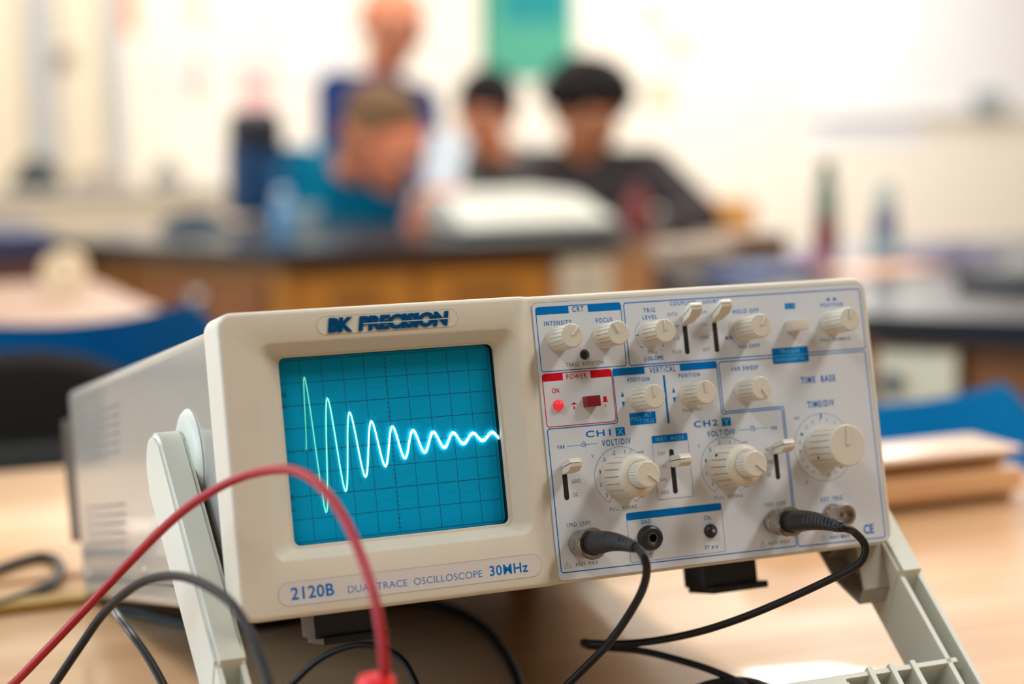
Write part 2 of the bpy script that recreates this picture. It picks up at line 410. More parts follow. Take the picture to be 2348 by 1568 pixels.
p = Print(YF - .78); p.line([(-13.5, 53.2), (26.8, 53.2)], .32); pprint(p, 'lettering_stripe', ['bezel'], brand)
# model label
bm = bmesh.new(); prism_y(bm, rr_pts(-62.6, 61.0, -66.2, -56.0, 5, 12), YF - .08, YF + .5); lab = part('model_label', bm, 'label')
p = Print(YF - .1); p.line(rr_pts(-62.6, 61.0, -66.2, -56.0, 5, 12), .14, 1, True)
p.text('2120B', -57, -37.6, -63.6, 5.2, 0, .022, space=1.05); p.text('DUAL TRACE  OSCILLOSCOPE', -31.4, 31.8, -63.6, 3.1, 0, -.004); p.text('30MHz', 35.4, 54.2, -63.6, 4.4, 0, .018, space=1.08)
pprint(p, 'label_lettering', ['blue', mat('label groove', (.30, .28, .25), .6)], lab)

# control panel film
bm = bmesh.new(); prism_y(bm, rr_pts(70.4, 250.4, -72 + 2, 58.2, 2.4, 6), YP - .05, YP + .8); panel = part('control_panel', bm, 'plate')
p = Print(YP - .09)
B_, G_, R_, W_ = 0, 1, 2, 3
p.line(rr_pts(70.4, 250.4, -70, 58.2, 2.4, 6), .14, G_, True)
def band(x0, x1, z0, z1, mi, side, r=1.4):
    n = 6
    if side == 'l': q = [(x0, z0), (x1, z0), (x1, z1)] + [(x0 + r - r * math.sin(k / n * PI / 2), z1 - r + r * math.cos(k / n * PI / 2)) for k in range(n + 1)]
    elif side == 'r': q = [(x0, z0), (x1, z0)] + [(x1 - r + r * math.cos(k / n * PI / 2), z1 - r + r * math.sin(k / n * PI / 2)) for k in range(n + 1)] + [(x0, z1)]
    else: q = rr_pts(x0, x1, z0, z1, r, 5)
    p.poly(q, mi, .01)
fw = .42
def frame(x0, x1, z0, z1, mi=B_, w=fw, r=1.4): p.line(rr_pts(x0, x1, z0, z1, r, 5), w, mi, True)
frame(72.2, 116.0, 26.1, 56.0); band(72.2, 88.9, 52.5, 56.2, B_, 'l'); band(98.8, 116.2, 52.5, 56.2, B_, 'r')
frame(72.2, 107.7, .5, 25.0, R_); band(72.2, 82.6, 21.6, 25.2, R_, 'l'); band(96.8, 107.9, 21.6, 25.2, R_, 'r')
# vertical section outline (joins the channel section)
p.line([(164, 24.2), (163.4, 24.9), (109, 24.9), (108.4, 24.2), (108.4, .3), (107.6, -.4), (73, -.4), (72.2, -1.2), (72.2, -65.6), (73, -66.4), (196.6, -67.2), (197.4, -66.4), (197.4, -1.4), (196.6, -.5), (164.8, -.5), (164, .3)], .5, B_, True)
band(108.4, 125.1, 21.6, 25.1, B_, 'l'); band(144, 164, 21.6, 25.1, B_, 'r')
p.line([(135, 20.3), (135, -2.7)], 1.15, B_)
p.line([(117.6, 54.6), (118.4, 55.6), (248.2, 55.6), (249, 54.8), (249, 26.4), (248.2, 25.7), (118.4, 26.0), (117.6, 26.8)], .5, B_, True)
p.line([(165.2, 23.6), (166, 24.4), (247.6, 24.4), (248.4, 23.6), (248.4, -67.4), (247.6, -68.2), (199.2, -67.6), (198.4, -66.8), (198.4, -.2), (197.6, .5), (166, .5), (165.2, 1.2)], .5, B_, True)
band(195.2, 215.7, 21.3, 29.0, B_, 'a', .8); p.line([(195.4, 25.2), (215.5, 25.2)], .25, W_, dy=.02)
p.poly([(114.8, 3.7), (128.6, 3.7), (128.6, -2.1), (114.8, -2.1)], B_)
p.poly([(205.2, 50.6), (211.0, 50.6), (211.0, 47.7), (205.2, 47.7)], B_)
for x in (106.8, 163.6): p.poly([(x, -2.4), (x + 4.9, -2.4), (x + 4.9, -6.4), (x, -6.4)], B_)
p.poly([(125.2, -7.9), (144.3, -7.9), (144.3, -11.4), (125.2, -11.4)], B_); p.line([(125.3, -11.4), (125.3, -38), (144.3, -38), (144.3, -11.4)], .2, G_)
band(107.8, 158.5, -46.0, -42.5, B_, 'a', 1.0); p.line(rr_pts(107.9, 158.4, -65.6, -44, 1.2, 5), .2, B_, True)
for x in (112.3, 139.4):
    p.poly([(x - .9, 11.6), (x + .9, 11.6), (x, 14.2)], B_); p.poly([(x - .9, 9.4), (x, 6.6), (x + .9, 9.4)], B_)
p.poly([(231.2, 50.2), (231.2, 52.2), (228.6, 51.2)], B_); p.poly([(233.2, 50.2), (235.8, 51.2), (233.2, 52.2)], B_)
for a, b, c in ((81.2, 89.3, 96.8), (172.1, 179.7, 187.9)):
    p.line([(a, -9.0), (b - 1.1, -9.0)], .22, B_); p.line([(b + 1.1, -9.0), (c, -9.0)], .22, B_); p.circle(b, -9.0, .75, .3, B_)
    p.circle(b, -9.0, 1.5, .28, B_, .7 - 1.6, 1.6 if a < 100 else 2.4, 16)
D1, D2, DT = (107.5, -25.2), (163.6, -25.5), (218.6, -21.1)
for cx_, cz_ in (D1, D2):
    p.circle(cx_, cz_, 13.8, .2, G_, math.radians(22), math.radians(237), 40)
    for a, r0 in ((237, 10), (62, 11.2), (296, 10.5), (316, 11.5)):
        ca, sa = math.cos(math.radians(a)), math.sin(math.radians(a)); p.line([(cx_ + r0 * ca, cz_ + r0 * sa), (cx_ + 13.8 * ca, cz_ + 13.8 * sa)], .2, G_)
    p.circle(cx_, cz_, 13.8, .2, G_, math.radians(296), math.radians(318), 8)
    p.poly([(cx_ + 8.6, cz_ - 11.2), (cx_ + 10.6, cz_ - 8.6), (cx_ + 11.4, cz_ - 9.2)], G_)
    p.text('CAL', cx_ + 10.6, cx_ + 14.3, cz_ - 11.3, 1.7, G_, rot=math.radians(68))
    for a_, t_ in ((96, '.2'), (118, '.1')): pass
p.circle(*DT, 16.6, .18, G_)
for i in range(20):
    a = math.radians(90 + i * 18 + 4); r0 = 13.2
    tx = ('.1', '.2', '.5', '1', '2', '5', '10', '20', '50', '.1', '.2', '.5', '1', '2', '5', '10', '20', '50', '.1', '.2')[i]
    p.text(tx, DT[0] + 13.6 * math.cos(a) - .75, DT[0] + 13.6 * math.cos(a) + .75, DT[1] + 13.6 * math.sin(a) - .6, 1.4, G_)
p.line([(DT[0] + .3, DT[1] + 14.2), (DT[0] + .3, DT[1] + 16.4)], .9, B_)
p.circle(130, 40.1, 7.8, .2, G_, math.radians(130), math.radians(172), 10); p.circle(130, 40.1, 7.8, .2, G_, math.radians(193), math.radians(232), 10)
p.line([(122.0, 40), (124.2, 40)], .35, B_); p.circle(125.2, 34.2, .4, mi=G_, n=10); p.circle(136.4, 34.2, .4, mi=G_, n=10)
p.circle(180.6, 39.5, 7.8, .22, G_, math.radians(150), math.radians(235), 14)
p.line([(118.6, -61.0), (118.6, -62.6)], .3, B_)
for k, hwid in enumerate((1.3, .95, .55)): p.line([(118.6 - hwid, -62.6 - .95 * k), (118.6 + hwid, -62.6 - .95 * k)], .3, B_)
for x, z, c in ((75.5, -64.5, G_), (178.9, -65.7, G_), (213, -66.0, B_)):
    p.line([(x - 1.6, z), (x + 1.6, z), (x, z + 2.7)], .16, c, True); p.line([(x, z + .9), (x, z + 1.9)], .2, c); p.circle(x, z + .5, .12, mi=c, n=8)
# push-switch symbols
p.poly([(85.4, 9.9), (88.5, 9.9), (88.5, 10.3), (85.4, 10.3)], R_); p.poly([(86.1, 10.3), (87.8, 10.3), (87.6, 10.9), (86.3, 10.9)], R_)
p.poly([(101.6, 9.9), (104.6, 9.9), (104.6, 10.4), (101.6, 10.4)], R_); p.poly([(102.2, 10.4), (104.0, 10.4), (104.0, 12.6), (102.2, 12.6)], R_)
TXT = [('CRT', 90.8, 96.7, 53.0, 2.5, B_), ('INTENSITY', 75.8, 89.9, 47.3, 2.1, B_), ('FOCUS', 102.4, 111.1, 47.2, 2.1, B_), ('TRACE  ROTATION', 85.0, 104.2, 27.6, 1.9, G_),
 ('POWER', 84.4, 94.9, 21.9, 2.3, R_), ('ON', 76.4, 80.0, 16.0, 2.2, R_), ('1', 86.5, 87.2, 7.8, 1.3, R_), ('0', 102.6, 103.4, 7.6, 1.4, R_), ('VERTICAL', 127.7, 141.6, 21.7, 2.6, B_),
 ('POSITION', 115.6, 127.2, 18.2, 1.9, B_), ('POSITION', 142.8, 154.4, 18.4, 1.9, B_), ('PULL', 115.5, 120.8, 0, 1.8, W_), ('ALT', 122.8, 126.4, 1.4, 1.9, W_), ('TRIG', 122.2, 127.3, -1.6, 2.0, W_),
 ('PULL INV', 143.3, 153.6, 2.0, 1.6, G_), ('TRIG', 127.7, 133.9, 50.5, 2.1, B_), ('LEVEL', 126.8, 134.6, 47.3, 1.9, B_), ('COUPLING', 142.2, 156.1, 53.0, 1.9, B_), ('SOURCE', 160.1, 170.9, 53.0, 1.8, B_),
 ('AUTO', 140.2, 145.5, 48.0, 1.8, G_), ('NORM', 139.9, 145.5, 42.0, 1.8, G_), ('TV-V', 140.2, 145.4, 36.0, 1.8, G_), ('TV-H', 140.6, 145.5, 29.9, 1.8, G_), ('PULL', 128.1, 132.9, 30.8, 1.8, G_), ('(-)SLOPE', 125.6, 135.8, 27.7, 1.9, B_),
 ('CH1', 157.9, 161.8, 48.2, 1.6, G_), ('CH2', 157.6, 161.4, 42.2, 1.6, G_), ('LINE', 157.0, 161.4, 35.9, 1.8, G_), ('EXT', 157.7, 161.4, 30.1, 1.8, G_), ('HOLD OFF', 175.8, 190.1, 47.2, 2.0, B_),
 ('X10', 205.9, 210.4, 48.2, 1.9, W_), ('POSITION', 225.5, 238.5, 47.6, 1.8, B_), ('PULL X10MAG', 223.3, 240.7, 30.6, 1.4, B_), ('MIN', 170.2, 174.1, 34.9, 1.6, B_), ('PULL CHOP', 176.9, 188.9, 30.3, 1.6, B_),
 ('TRIGGER', 199.5, 210.9, 26.3, 1.7, W_), ('HORIZONTAL', 196.8, 213.8, 22.4, 1.8, W_), ('VAR SWEEP', 171.4, 186.6, 19.5, 2.1, B_), ('TIME  BASE', 209.7, 229.5, 10.8, 3.1, B_), ('TIME/DIV', 211.9, 227.4, -1.2, 3.0, B_),
 ('VAR', 190.1, 193.7, -10.2, 1.7, B_), ('X', 107.5, 110.9, -6.0, 3.2, W_), ('VOLT/DIV', 99.1, 114.2, -10.5, 2.8, B_), ('VAR', 76.3, 80.2, -9.9, 1.8, B_),
 ('V', 93.1, 94.3, -15.4, 1.7, G_), ('mV', 117.4, 120.5, -15.6, 1.6, G_), ('.5', 98.3, 100.2, -17.6, 1.9, G_), ('.2', 103.8, 105.6, -14.8, 1.9, G_), ('.1', 109.2, 110.7, -15.0, 1.9, G_), ('1', 96.4, 97.1, -22.9, 1.8, G_), ('2', 95.9, 97.0, -28.9, 1.8, G_), ('5', 98.5, 99.7, -34.0, 1.8, G_),
 ('GND', 82.1, 86.3, -26.2, 1.8, G_), ('DC', 81.9, 84.5, -32.3, 1.8, G_), ('AC', 82.1, 84.6, -20.2, 1.8, G_), ('VERT  MODE', 127.0, 142.3, -10.6, 1.8, W_), ('CH1', 127.6, 131.4, -17.2, 1.7, G_), ('CH2', 127.7, 131.5, -23.3, 1.7, G_), ('DUAL', 126.2, 131.3, -29.5, 1.7, G_), ('ADD', 127.3, 131.4, -35.6, 1.7, G_),
 ('PULL X5MAG', 99.9, 113.8, -40.8, 1.8, G_), ('1MΩ 25PF', 77.3, 89.2, -46.0, 1.9, G_), ('400V MAX', 79.7, 91.1, -64.3, 1.8, G_), ('GND', 115.2, 120.4, -48.4, 1.9, B_), ('CAL', 148.6, 152.6, -49.8, 2.0, B_), ('2V p-p', 147.2, 154.5, -63.4, 1.7, B_),
 ('Y', 164.4, 167.8, -6.0, 3.2, W_), ('VOLT/DIV', 154.9, 170.2, -10.8, 2.8, B_), ('mV', 173.5, 176.4, -15.8, 1.5, G_), ('.2', 159.9, 161.7, -14.8, 1.8, G_), ('.1', 165.4, 167.0, -15.0, 1.8, G_), ('.5', 154.4, 156.3, -17.7, 1.8, G_), ('1', 152.3, 153.1, -22.8, 1.8, G_), ('2', 151.8, 152.9, -29.1, 1.8, G_), ('5', 154.5, 155.7, -34.0, 1.8, G_),
 ('AC', 185.5, 188.0, -20.2, 1.7, G_), ('GND', 185.5, 189.5, -26.4, 1.7, G_), ('DC', 185.5, 188.0, -32.6, 1.7, G_), ('V', 149.2, 150.4, -15.6, 1.7, G_),
 ('PULL X5MAG', 155.5, 170.5, -40.9, 1.8, G_), ('1MΩ 25PF', 181.9, 194.0, -46.8, 1.8, G_), ('400V MAX', 181.9, 193.9, -65.3, 1.7, G_), ('EXT  TRIG', 213.8, 226.1, -47.4, 2.0, B_), ('400V MAX', 216.6, 228.0, -66.0, 1.7, B_), ('CE', 236.3, 242.2, -65.4, 4.4, B_), ('mS', 203.5, 206.6, -6.4, 1.7, G_), ('S', 206.4, 207.6, -38.1, 1.7, G_)]
for t_, a, b, z, h, c in TXT:
    p.text(t_, a, b, z, h, c, {B_: .016, G_: 0, R_: .014, W_: .004}[c] + (.012 if h > 2.9 and c == B_ else 0), dy=.03, space=1.0 if len(t_) < 3 or t_[0] in '.(' else 1.28)
for x, t_ in ((91.3, 'CH1'), (148.3, 'CH2')): p.text(t_, x, x + 13, -5.7, 2.9, B_, .02, dy=.03, space=1.2)
pprint(p, 'panel_lettering', ['blue', 'grey', 'red', 'cyan'], panel)

# knobs
def knob(name, x, z, r, L, ang, y0=YP, nf=18, grooves=(.22, 1.0), pr=.95, skirt=True):
    bm = bmesh.new(); n = nf * 10
    def mod(l, t):
        if l < L * grooves[0] or l > L * grooves[1]: return 0
        return -.075 * r if round(t * n) % 10 == 0 else 0
    prof = [(0, r * (1.05 if skirt else 1)), (L * .1, r * (1.04 if skirt else 1)), (L * .16, r), (L * .215, r), (L * .225, r), (L * .6, r), (L - .7, r), (L - .25, r - .2), (L, r - .65), (L + .02, r * .3)]
    lathe(bm, prof, (x, y0, z), n=n, mod=mod)
    k = part(name, bm, 'knob', sharp=25)
    bm = bmesh.new(); w_ = r * .075
    box(bm, -w_, w_, -.75, .2, r * .02, r * pr, .15, 1)
    bmesh.ops.rotate(bm, matrix=Matrix.Rotation(math.radians(ang), 3, 'Y'), verts=bm.verts)
    bmesh.ops.translate(bm, vec=(x, y0 - L, z), verts=bm.verts)
    part('pointer', bm, 'knob', k)
    for s in (-1, 1):
        pass
    return k
for nm, x, z, a in (('intensity_knob', 82, 40.8, 42), ('focus_knob', 105.8, 40.7, -27), ('trigger_level_knob', 130, 40.1, 2), ('position_knob', 121, 10.1, -3), ('position_knob', 148.1, 10, -3), ('sweep_knob', 178.1, 9.8, 150)):
    knob(nm, x, z, 5.7, 16, a)
knob('hold_off_knob', 180.6, 39.4, 5.8, 17.5, 32); knob('position_knob', 230.5, 39.6, 5.8, 17.5, 6)
for (x, z) in (D1, D2):
    bm = bmesh.new(); R0 = 10.3
    def mod(l, t, R0=R0):
        if l < 3 or l > 17.1: return 0
        return -.8 if round(t * 180) % 10 == 0 else 0
    lathe(bm, [(0, R0 * 1.02), (2, R0), (2.9, R0), (3.05, R0), (9, R0 - .2), (16.9, R0 - .4), (17.2, R0 - .45), (18.2, R0 - .9), (19.2, R0 - 2.0), (19.6, R0 - 3.0), (19.6, 6.3), (18.8, 6.2)], (x, YP, z), n=180, mod=mod)
    part('range_knob', bm, 'knob', sharp=25)
    knob('vernier_knob', x, z, 6.15, 10, 130, y0=YP - 18.0, nf=26, grooves=(.25, .9), pr=1.0, skirt=False)
k = knob('time_base_knob', 218.5, -21.2, 10.1, 22, 5, nf=20, grooves=(.12, .8))
for x, y, z in ((DT[0] - 9.0, YP - 9, DT[1] - 4.6), (D2[0] - 8.6, YP - 7, D2[1] + 5.6)):
    bm = bmesh.new(); bmesh.ops.create_icosphere(bm, subdivisions=2, radius=.75, matrix=Matrix.Translation((x, y, z))); part('dirt_speck', bm, 'dot', k)
# slide levers
def lever(x, z, s0, s1, k=0):
    pr = Print(YP - .1); pr.poly(rr_pts(x - 1.25, x + 1.25, s0, s1, 1.2, 6)); sl = pprint(pr, 'lever_slot', ['slot'], scope)
    def half(lo):
        b = bmesh.new()
        if lo: P = [(1.15, .5, -2.5), (1.15, .5, -.1), (2.75, -4.5, -3.0), (2.75, -4.5, -.1), (2.95, -14.2, -.1), (2.95, -14.0, -1.6), (2.95, -10.8, -3.2)]
        else: P = [(1.15, .5, .25), (1.15, .5, 2.2), (2.75, -4.5, .25), (2.75, -4.5, 2.6), (2.95, -14.2, .25), (2.95, -13.6, 1.5), (2.95, -12.2, 2.7)]
        for q in P:
            for sg in (-1, 1): b.verts.new((x + sg * q[0], YP + q[1], z + q[2] - k * q[1] / 11))
        bmesh.ops.convex_hull(b, input=b.verts)
        bmesh.ops.bevel(b, geom=[e for e in b.edges if len(e.link_faces) == 2 and e.calc_face_angle(0) > .3], offset=.14, segments=1, affect='EDGES')
        return b
    lv = part('slide_lever', half(True), 'knob', sharp=15); part('lever_tip', half(False), 'knob', lv, sharp=15)
    b = bmesh.new(); box(b, x - .9, x + .9, YP - 12, YP + .4, -.2, .35)
    for v in b.verts: v.co.z += z - k * (v.co.y - YP) / 11
    part('lever_stem', b, 'black', lv)
lever(148.9, 45.4, 29.3, 47.0, 4.2); lever(165.1, 46.0, 29.2, 47.6, 4.2); lever(78.6, -19.3, -33.6, -16.6, 1.8); lever(134.9, -20.6, -35.9, -14.8, .4); lever(191.2, -19.6, -34.4, -17.2, 1.4)
# power lamp, switch, push button, terminals
bm = bmesh.new(); lathe(bm, [(0, 2.6), (.6, 2.6), (1.6, 2.3), (2.4, 1.5), (2.8, .5)], (78.8, YP, 10.2), n=28); part('power_lamp', bm, 'led')
bm = bmesh.new(); box(bm, 91.7, 98.4, YP - 5.2, YP + .3, 8.2, 13.2, .3); part('power_button', bm, 'redplastic')
bm = bmesh.new(); box(bm, 204.6, 212.4, YP - 8.5, YP + .3, 36.6, 42.0, .4); part('push_button', bm, 'knob')
bm = bmesh.new(); lathe(bm, [(0, 5.9), (3.2, 5.9), (4.6, 5.3), (5.2, 4.2), (5.0, 3.0), (4.6, 2.3), (1.0, 2.2)], (118.3, YP, -55.1), n=40); gj = part('ground_jack', bm, 'black')
bm = bmesh.new(); lathe(bm, [(4.4, 2.35), (4.75, 2.35), (4.75, 2.05), (4.4, 2.05)], (118.3, YP, -55.1), n=32, cap=False); part('jack_ring', bm, 'nickel', gj)
bm = bmesh.new(); lathe(bm, [(0, 3.35), (1.0, 3.3), (2.2, 2.6), (2.9, 1.3)], (151.2, YP, -55.2), n=32); ct = part('calibration_terminal', bm, 'black')
bm = bmesh.new(); lathe(bm, [(0, 1.1), (3.4, 1.1), (4.2, .9), (4.6, .4)], (151.2, YP, -55.2), n=20); part('terminal_pin', bm, 'nickel', ct)
pr = Print(YP - .1); pr.circle(94.9, 32.7, 2.5, n=30); hole = pprint(pr, 'trace_rotation_hole', [mat('hole wall', (.10, .10, .09), .6)], scope)
pr = Print(YP - .12); pr.circle(94.5, 32.7, 1.75, n=30); pprint(pr, 'trimmer_screw', [mat('trimmer dark', (.012, .018, .017), .4)], hole)
bm = bmesh.new(); lathe(bm, [(0, 5.6), (1.6, 5.6), (1.7, 4.6), (10.5, 4.6), (10.6, 5.4), (12.8, 5.4), (13.0, 4.9), (13.0, 3.9), (9, 3.8), (9, 1.2), (11.5, 1.2), (11.6, .6)], (219.3, YP, -54.6), n=40); part('trigger_socket', bm, 'brass')
# handle
AO, AI = 14.2, None
piv = Vector((75, -1)); dv = Vector((-.62, -.785)).normalized(); nv = Vector((dv.y, -dv.x))   # arm direction and its front-pointing normal, in (y, z)
hand = empty('handle'); hand.parent = scope
def arm_pts(w0, w1, Lend, n=14):
    out = [piv + (Vector((-dv.x, -dv.y)) * math.sin(a) + nv * math.cos(a)) * w0 for a in [PI * k / n for k in range(n + 1)]]
    e = piv + dv * Lend
    out += [e - nv * w1, e + nv * w1]
    return out
if nv.x > 0: nv = -nv
LEN = 140
for s, (xa, xb) in ((-1, (-92.2, -78.2)), (1, (252.8, 266.8))):
    bm = bmesh.new(); P = arm_pts(17.2, 17.2, 130)
    # taper the end
    P[-2] = piv + dv * 134 - nv * 17.2; P[-1] = piv + dv * 121 + nv * 17.2
    loft(bm, [[(x, q.x, q.y) for q in P] for x in (xa, xb)])
    bmesh.ops.bevel(bm, geom=[e for e in bm.edges if abs(e.verts[0].co.x - e.verts[1].co.x) < 1e-6], offset=2.0, segments=3, affect='EDGES')
    arm = part('handle_arm', bm, 'handle', hand, sharp=30)
    # channel section of the lower arm: web and two rims
    bm = bmesh.new()
    e0, e1 = piv + dv * 112, piv + dv * 198
    def slab(a0, a1, o0, o1, x0, x1):
        loft(bm, [[(x, q.x, q.y) for q in (a0 + nv * o0, a1 + nv * o0, a1 + nv * o1, a0 + nv * o1)] for x in (x0, x1)])
    slab(e0, e1, -16.6, 14, xa + .5, xa + 3.0); slab(e0, e1, -16.6, 14, xb - 3.0, xb - .5); slab(e0, e1, -16.4, -13, xa + 3.05, xb - 3.05)
    part('handle_channel', bm, 'handle', hand)
    bm = bmesh.new(); xh = -75.5 if s < 0 else 250.5
    lathe(bm, [(-1, 24), (0, 24), (1.6, 22.5), (2.6, 20), (3.0, 17)], (xh, piv.x - 4, piv.y + 3), (s, 0, 0), 48); part('handle_hub', bm, 'handle', hand)
    if s > 0:
        bm = bmesh.new()
        def wall(a, b, th=1.6, x0=238, x1=252.4):
            p0, p1 = piv + dv * a[0] + nv * a[1], piv + dv * b[0] + nv * b[1]; n_ = Vector((-(p1 - p0).y, (p1 - p0).x)).normalized() * th / 2
            loft(bm, [[(x, q.x, q.y) for q in (p0 + n_, p1 + n_, p1 - n_, p0 - n_)] for x in (x0, x1)])
        wall((34, -17), (100, -14)); wall((100, -14), (122, -5)); wall((122, -5), (120, 3)); wall((34, 17), (98, 16)); wall((98, 16), (120, 3))
        wall((60, -17), (92, 15), 1.6, 241); wall((92, 15), (86, -15), 1.6, 241); wall((60, -17), (50, 16), 1.6, 243)
        loft(bm, [[(x, q.x, q.y) for q in (piv + dv * a + nv * o for a, o in ((34, -17), (100, -14), (122, -5), (120, 3), (98, 16), (34, 17)))] for x in (250.5, 252.5)])
        part('handle_bracket', bm, mat('shaded bracket plastic', (.36, .34, .29), .5), hand)  # darker than the handle: the bracket's shade is painted into its colour
# cross bar
bc = piv + dv * 191.5
def barpts(a, b, c, d): return [(bc + dv * a + nv * c), (bc + dv * b + nv * c), (bc + dv * b + nv * d), (bc + dv * a + nv * d)]
bm = bmesh.new()
loft(bm, [[(x, q.x, q.y) for q in barpts(-17, 9, -14, -11.5)] for x in (-92, 266.6)])
loft(bm, [[(x, q.x, q.y) for q in barpts(7, 9, -14, 14)] for x in (-92, 266.6)])
loft(bm, [[(x, q.x, q.y) for q in barpts(-20, -17.6, -14, 14)] for x in (-84, 259)])
for x in (-60, -48, -36, 209, 221, 233):
    loft(bm, [[(xx, q.x, q.y) for q in barpts(-21.5, 8, -13, 15)] for xx in (x, x + 2.6)])
part('handle_bar', bm, 'handle', hand)
bm = bmesh.new(); loft(bm, [[(x, q.x, q.y) for q in barpts(-20, 9, -15, 15)] for x in (-24, 198)])
bmesh.ops.bevel(bm, geom=list(bm.edges), offset=3, segments=3, affect='EDGES'); part('handle_grip', bm, 'handle', hand)
# feet
for x in (-32, 172):
    bm = bmesh.new(); box(bm, x, x + 31, 40, 62, -86, -69.5, 1.0); box(bm, x + 3, x + 35, 37, 64, -89, -85.5, .6)
    part('front_foot', bm, 'rubber')
for x in (-52, 196):
    bm = bmesh.new(); lathe(bm, [(0, 11), (5.5, 10), (6.4, 8.5)], (x + 15, 362, -69.6), (0, 0, -1), 28); part('rear_foot', bm, 'rubber')

# ---------------------------------------------------------------- cables
def cable(name, pts, r, m, label, cat='cable', n=8, group=None):
    path = spline(pts, n); rt = empty(name, tuple(path[0]))
    bm = bmesh.new(); tube(bm, [q - path[0] for q in path], r, 12)
    obj('jacket', bm, m, rt); tag(rt, label, cat, group); return rt, path
def plug_on(root, x, z, boot_end, n_metal='bnc_plug'):
    """bayonet plug on the panel at (x, z), with a tapering ribbed boot"""
    inv = Matrix.Translation(-root.location)
    def put(name, bm, m, parent=root): 
        bmesh.ops.transform(bm, matrix=inv @ SCM @ Matrix.Translation((0, 0, .077)) @ Matrix.Scale(.001, 4), verts=bm.verts); return obj(name, bm, m, parent)
    bm = bmesh.new()
    def kn(l, t): return (.22 if int(t * 72 + (l > 9.2)) % 2 else 0) if 6.2 < l < 12.2 else 0
    lathe(bm, [(.5, 5.2), (2, 5.4), (2.4, 6.0), (4.4, 6.1), (5.2, 5.6), (6.1, 5.9)] + [(6.3 + .8 * i, 6.2) for i in range(8)] + [(12.3, 6.2), (12.8, 6.9), (14.4, 7.25), (16.2, 7.3), (17.2, 6.9), (17.2, 5.4), (16.0, 5.2)], (x, YP, z), n=72, mod=kn)
    put(n_metal, bm, 'nickel')
    a = Vector((x, YP - 15.5, z)); e = Vector(boot_end); pts = []; rad = []; n = 64
    for i in range(n + 1):
        t = i / n; pts.append(a.lerp(e, t) + Vector((0, 0, 1.6 * math.sin(PI * t)))); rr = 5.2 if t < .2 else 5.2 - 2.6 * (t - .2) / .8
        if .42 < t < .88 and i % 4 < 2: rr -= .45
        if t > .95: rr -= .3
        rad.append(rr)
    bm = bmesh.new(); tube(bm, pts, rad, 24); put('strain_relief', bm, 'rubber')
b1 = (82, -69, -55.6); s1 = sw(*b1)
c1, _ = cable('coaxial_cable', [s1 + Vector((-.001, .012, .0005)), s1, at(1474, 1272, .812), at(1483, 1305, .814), at(1473, 1352, .822), at(1440, 1412, .835), at(1395, 1475, .845), at(1340, 1532, .855), at(1270, 1600, .86), at(1180, 1690, .86), on(1060, 1800, TZ + .003), on(900, 1860, TZ + .003)], .00185, 'cable', 'black coaxial cable plugged into the lower left channel one socket')
plug_on(c1, 82.0, -54.0, b1)
b2 = (186, -70, -57.6); s2 = sw(*b2)
c2, _ = cable('coaxial_cable', [s2 + Vector((-.001, .012, .0005)), s2, at(1956, 1218, .862), at(1980, 1243, .866), at(1984, 1268, .866), at(1964, 1297, .868), at(1900, 1330, .875), at(1800, 1376, .885), at(1700, 1417, .895), at(1600, 1449, .905), at(1500, 1469, .92), at(1420, 1476, .93), at(1360, 1475, .94), at(1338, 1472, .955), at(1348, 1480, .965), at(1400, 1485, .962), at(1470, 1492, .955), at(1550, 1511, .945), at(1640, 1540, .935), at(1720, 1580, .925), on(1850, 1680, TZ + .003), on(1950, 1750, TZ + .003)], .00185, 'cable', 'black coaxial cable from channel two, looping in front of the handle')
plug_on(c2, 186.0, -54.6, b2)
red, rp = cable('test_lead', [on(-160, 1700, TZ + .003), at(-40, 1625, .87), at(30, 1568, .855), at(100, 1497, .845), at(200, 1392, .835), at(300, 1286, .82), at(400, 1188, .80), at(480, 1130, .785), at(560, 1091, .773), at(640, 1076, .757), at(690, 1084, .747), at(740, 1120, .735), at(790, 1190, .725), at(830, 1280, .715), at(856, 1360, .708), at(872, 1440, .703), at(881, 1520, .70), at(882, 1575, .70)], .0020, 'redwire', 'red test lead arching across the screen to a red plug', 'test lead')
bm = bmesh.new(); top_ = at(862, 1552, .70) - red.location; zb = TZ - red.location.z
lathe(bm, [(0, .0066), (.0015, .0072), (.006, .0072), (.008, .006), (.030, .0058), (.032, .0040), (.052, .0038), (.053, .002), (top_.z - zb, .002)], tuple(top_), (0, 0, -1), 32)
bm2 = bm; obj('banana_plug', bm2, 'redplug', red)
blk, _ = cable('test_lead', [on(20, 1720, TZ + .003), at(75, 1640, .86), at(125, 1568, .845), at(185, 1480, .835), at(232, 1413, .825), at(281, 1364, .81), at(331, 1332, .795), at(390, 1320, .78), at(440, 1328, .765), at(495, 1355, .75), at(535, 1388, .738), at(562, 1430, .73), at(583, 1475, .722), at(604, 1530, .715), at(620, 1580, .71), at(640, 1660, .71), on(660, 1900, TZ + .003), on(700, 1960, TZ + .003)], .0020, 'cable', 'black test lead arching low in front of the left handle arm', 'test lead')
tw = empty('twin_wire', tuple(at(254, 1396, .93)))
for dx in (-5, 5):
    pts = spline([at(256 + dx * .6, 1392, .94), at(275 + dx, 1418, .925), at(305 + dx, 1458, .91), at(342 + dx, 1512, .90), at(375 + dx, 1572, .89), at(410 + dx, 1650, .88), on(440 + dx, 1740, TZ + .002), on(480 + dx, 1800, TZ + .002)], 8)
    bm = bmesh.new(); tube(bm, [q - tw.location for q in pts], .00125, 10); obj('conductor', bm, mat('dark glossy vinyl', (.03, .026, .024), .2), tw)
tag(tw, 'dark twin wire dropping steeply beside the left handle arm', 'wire')
z_ = TZ + .0028
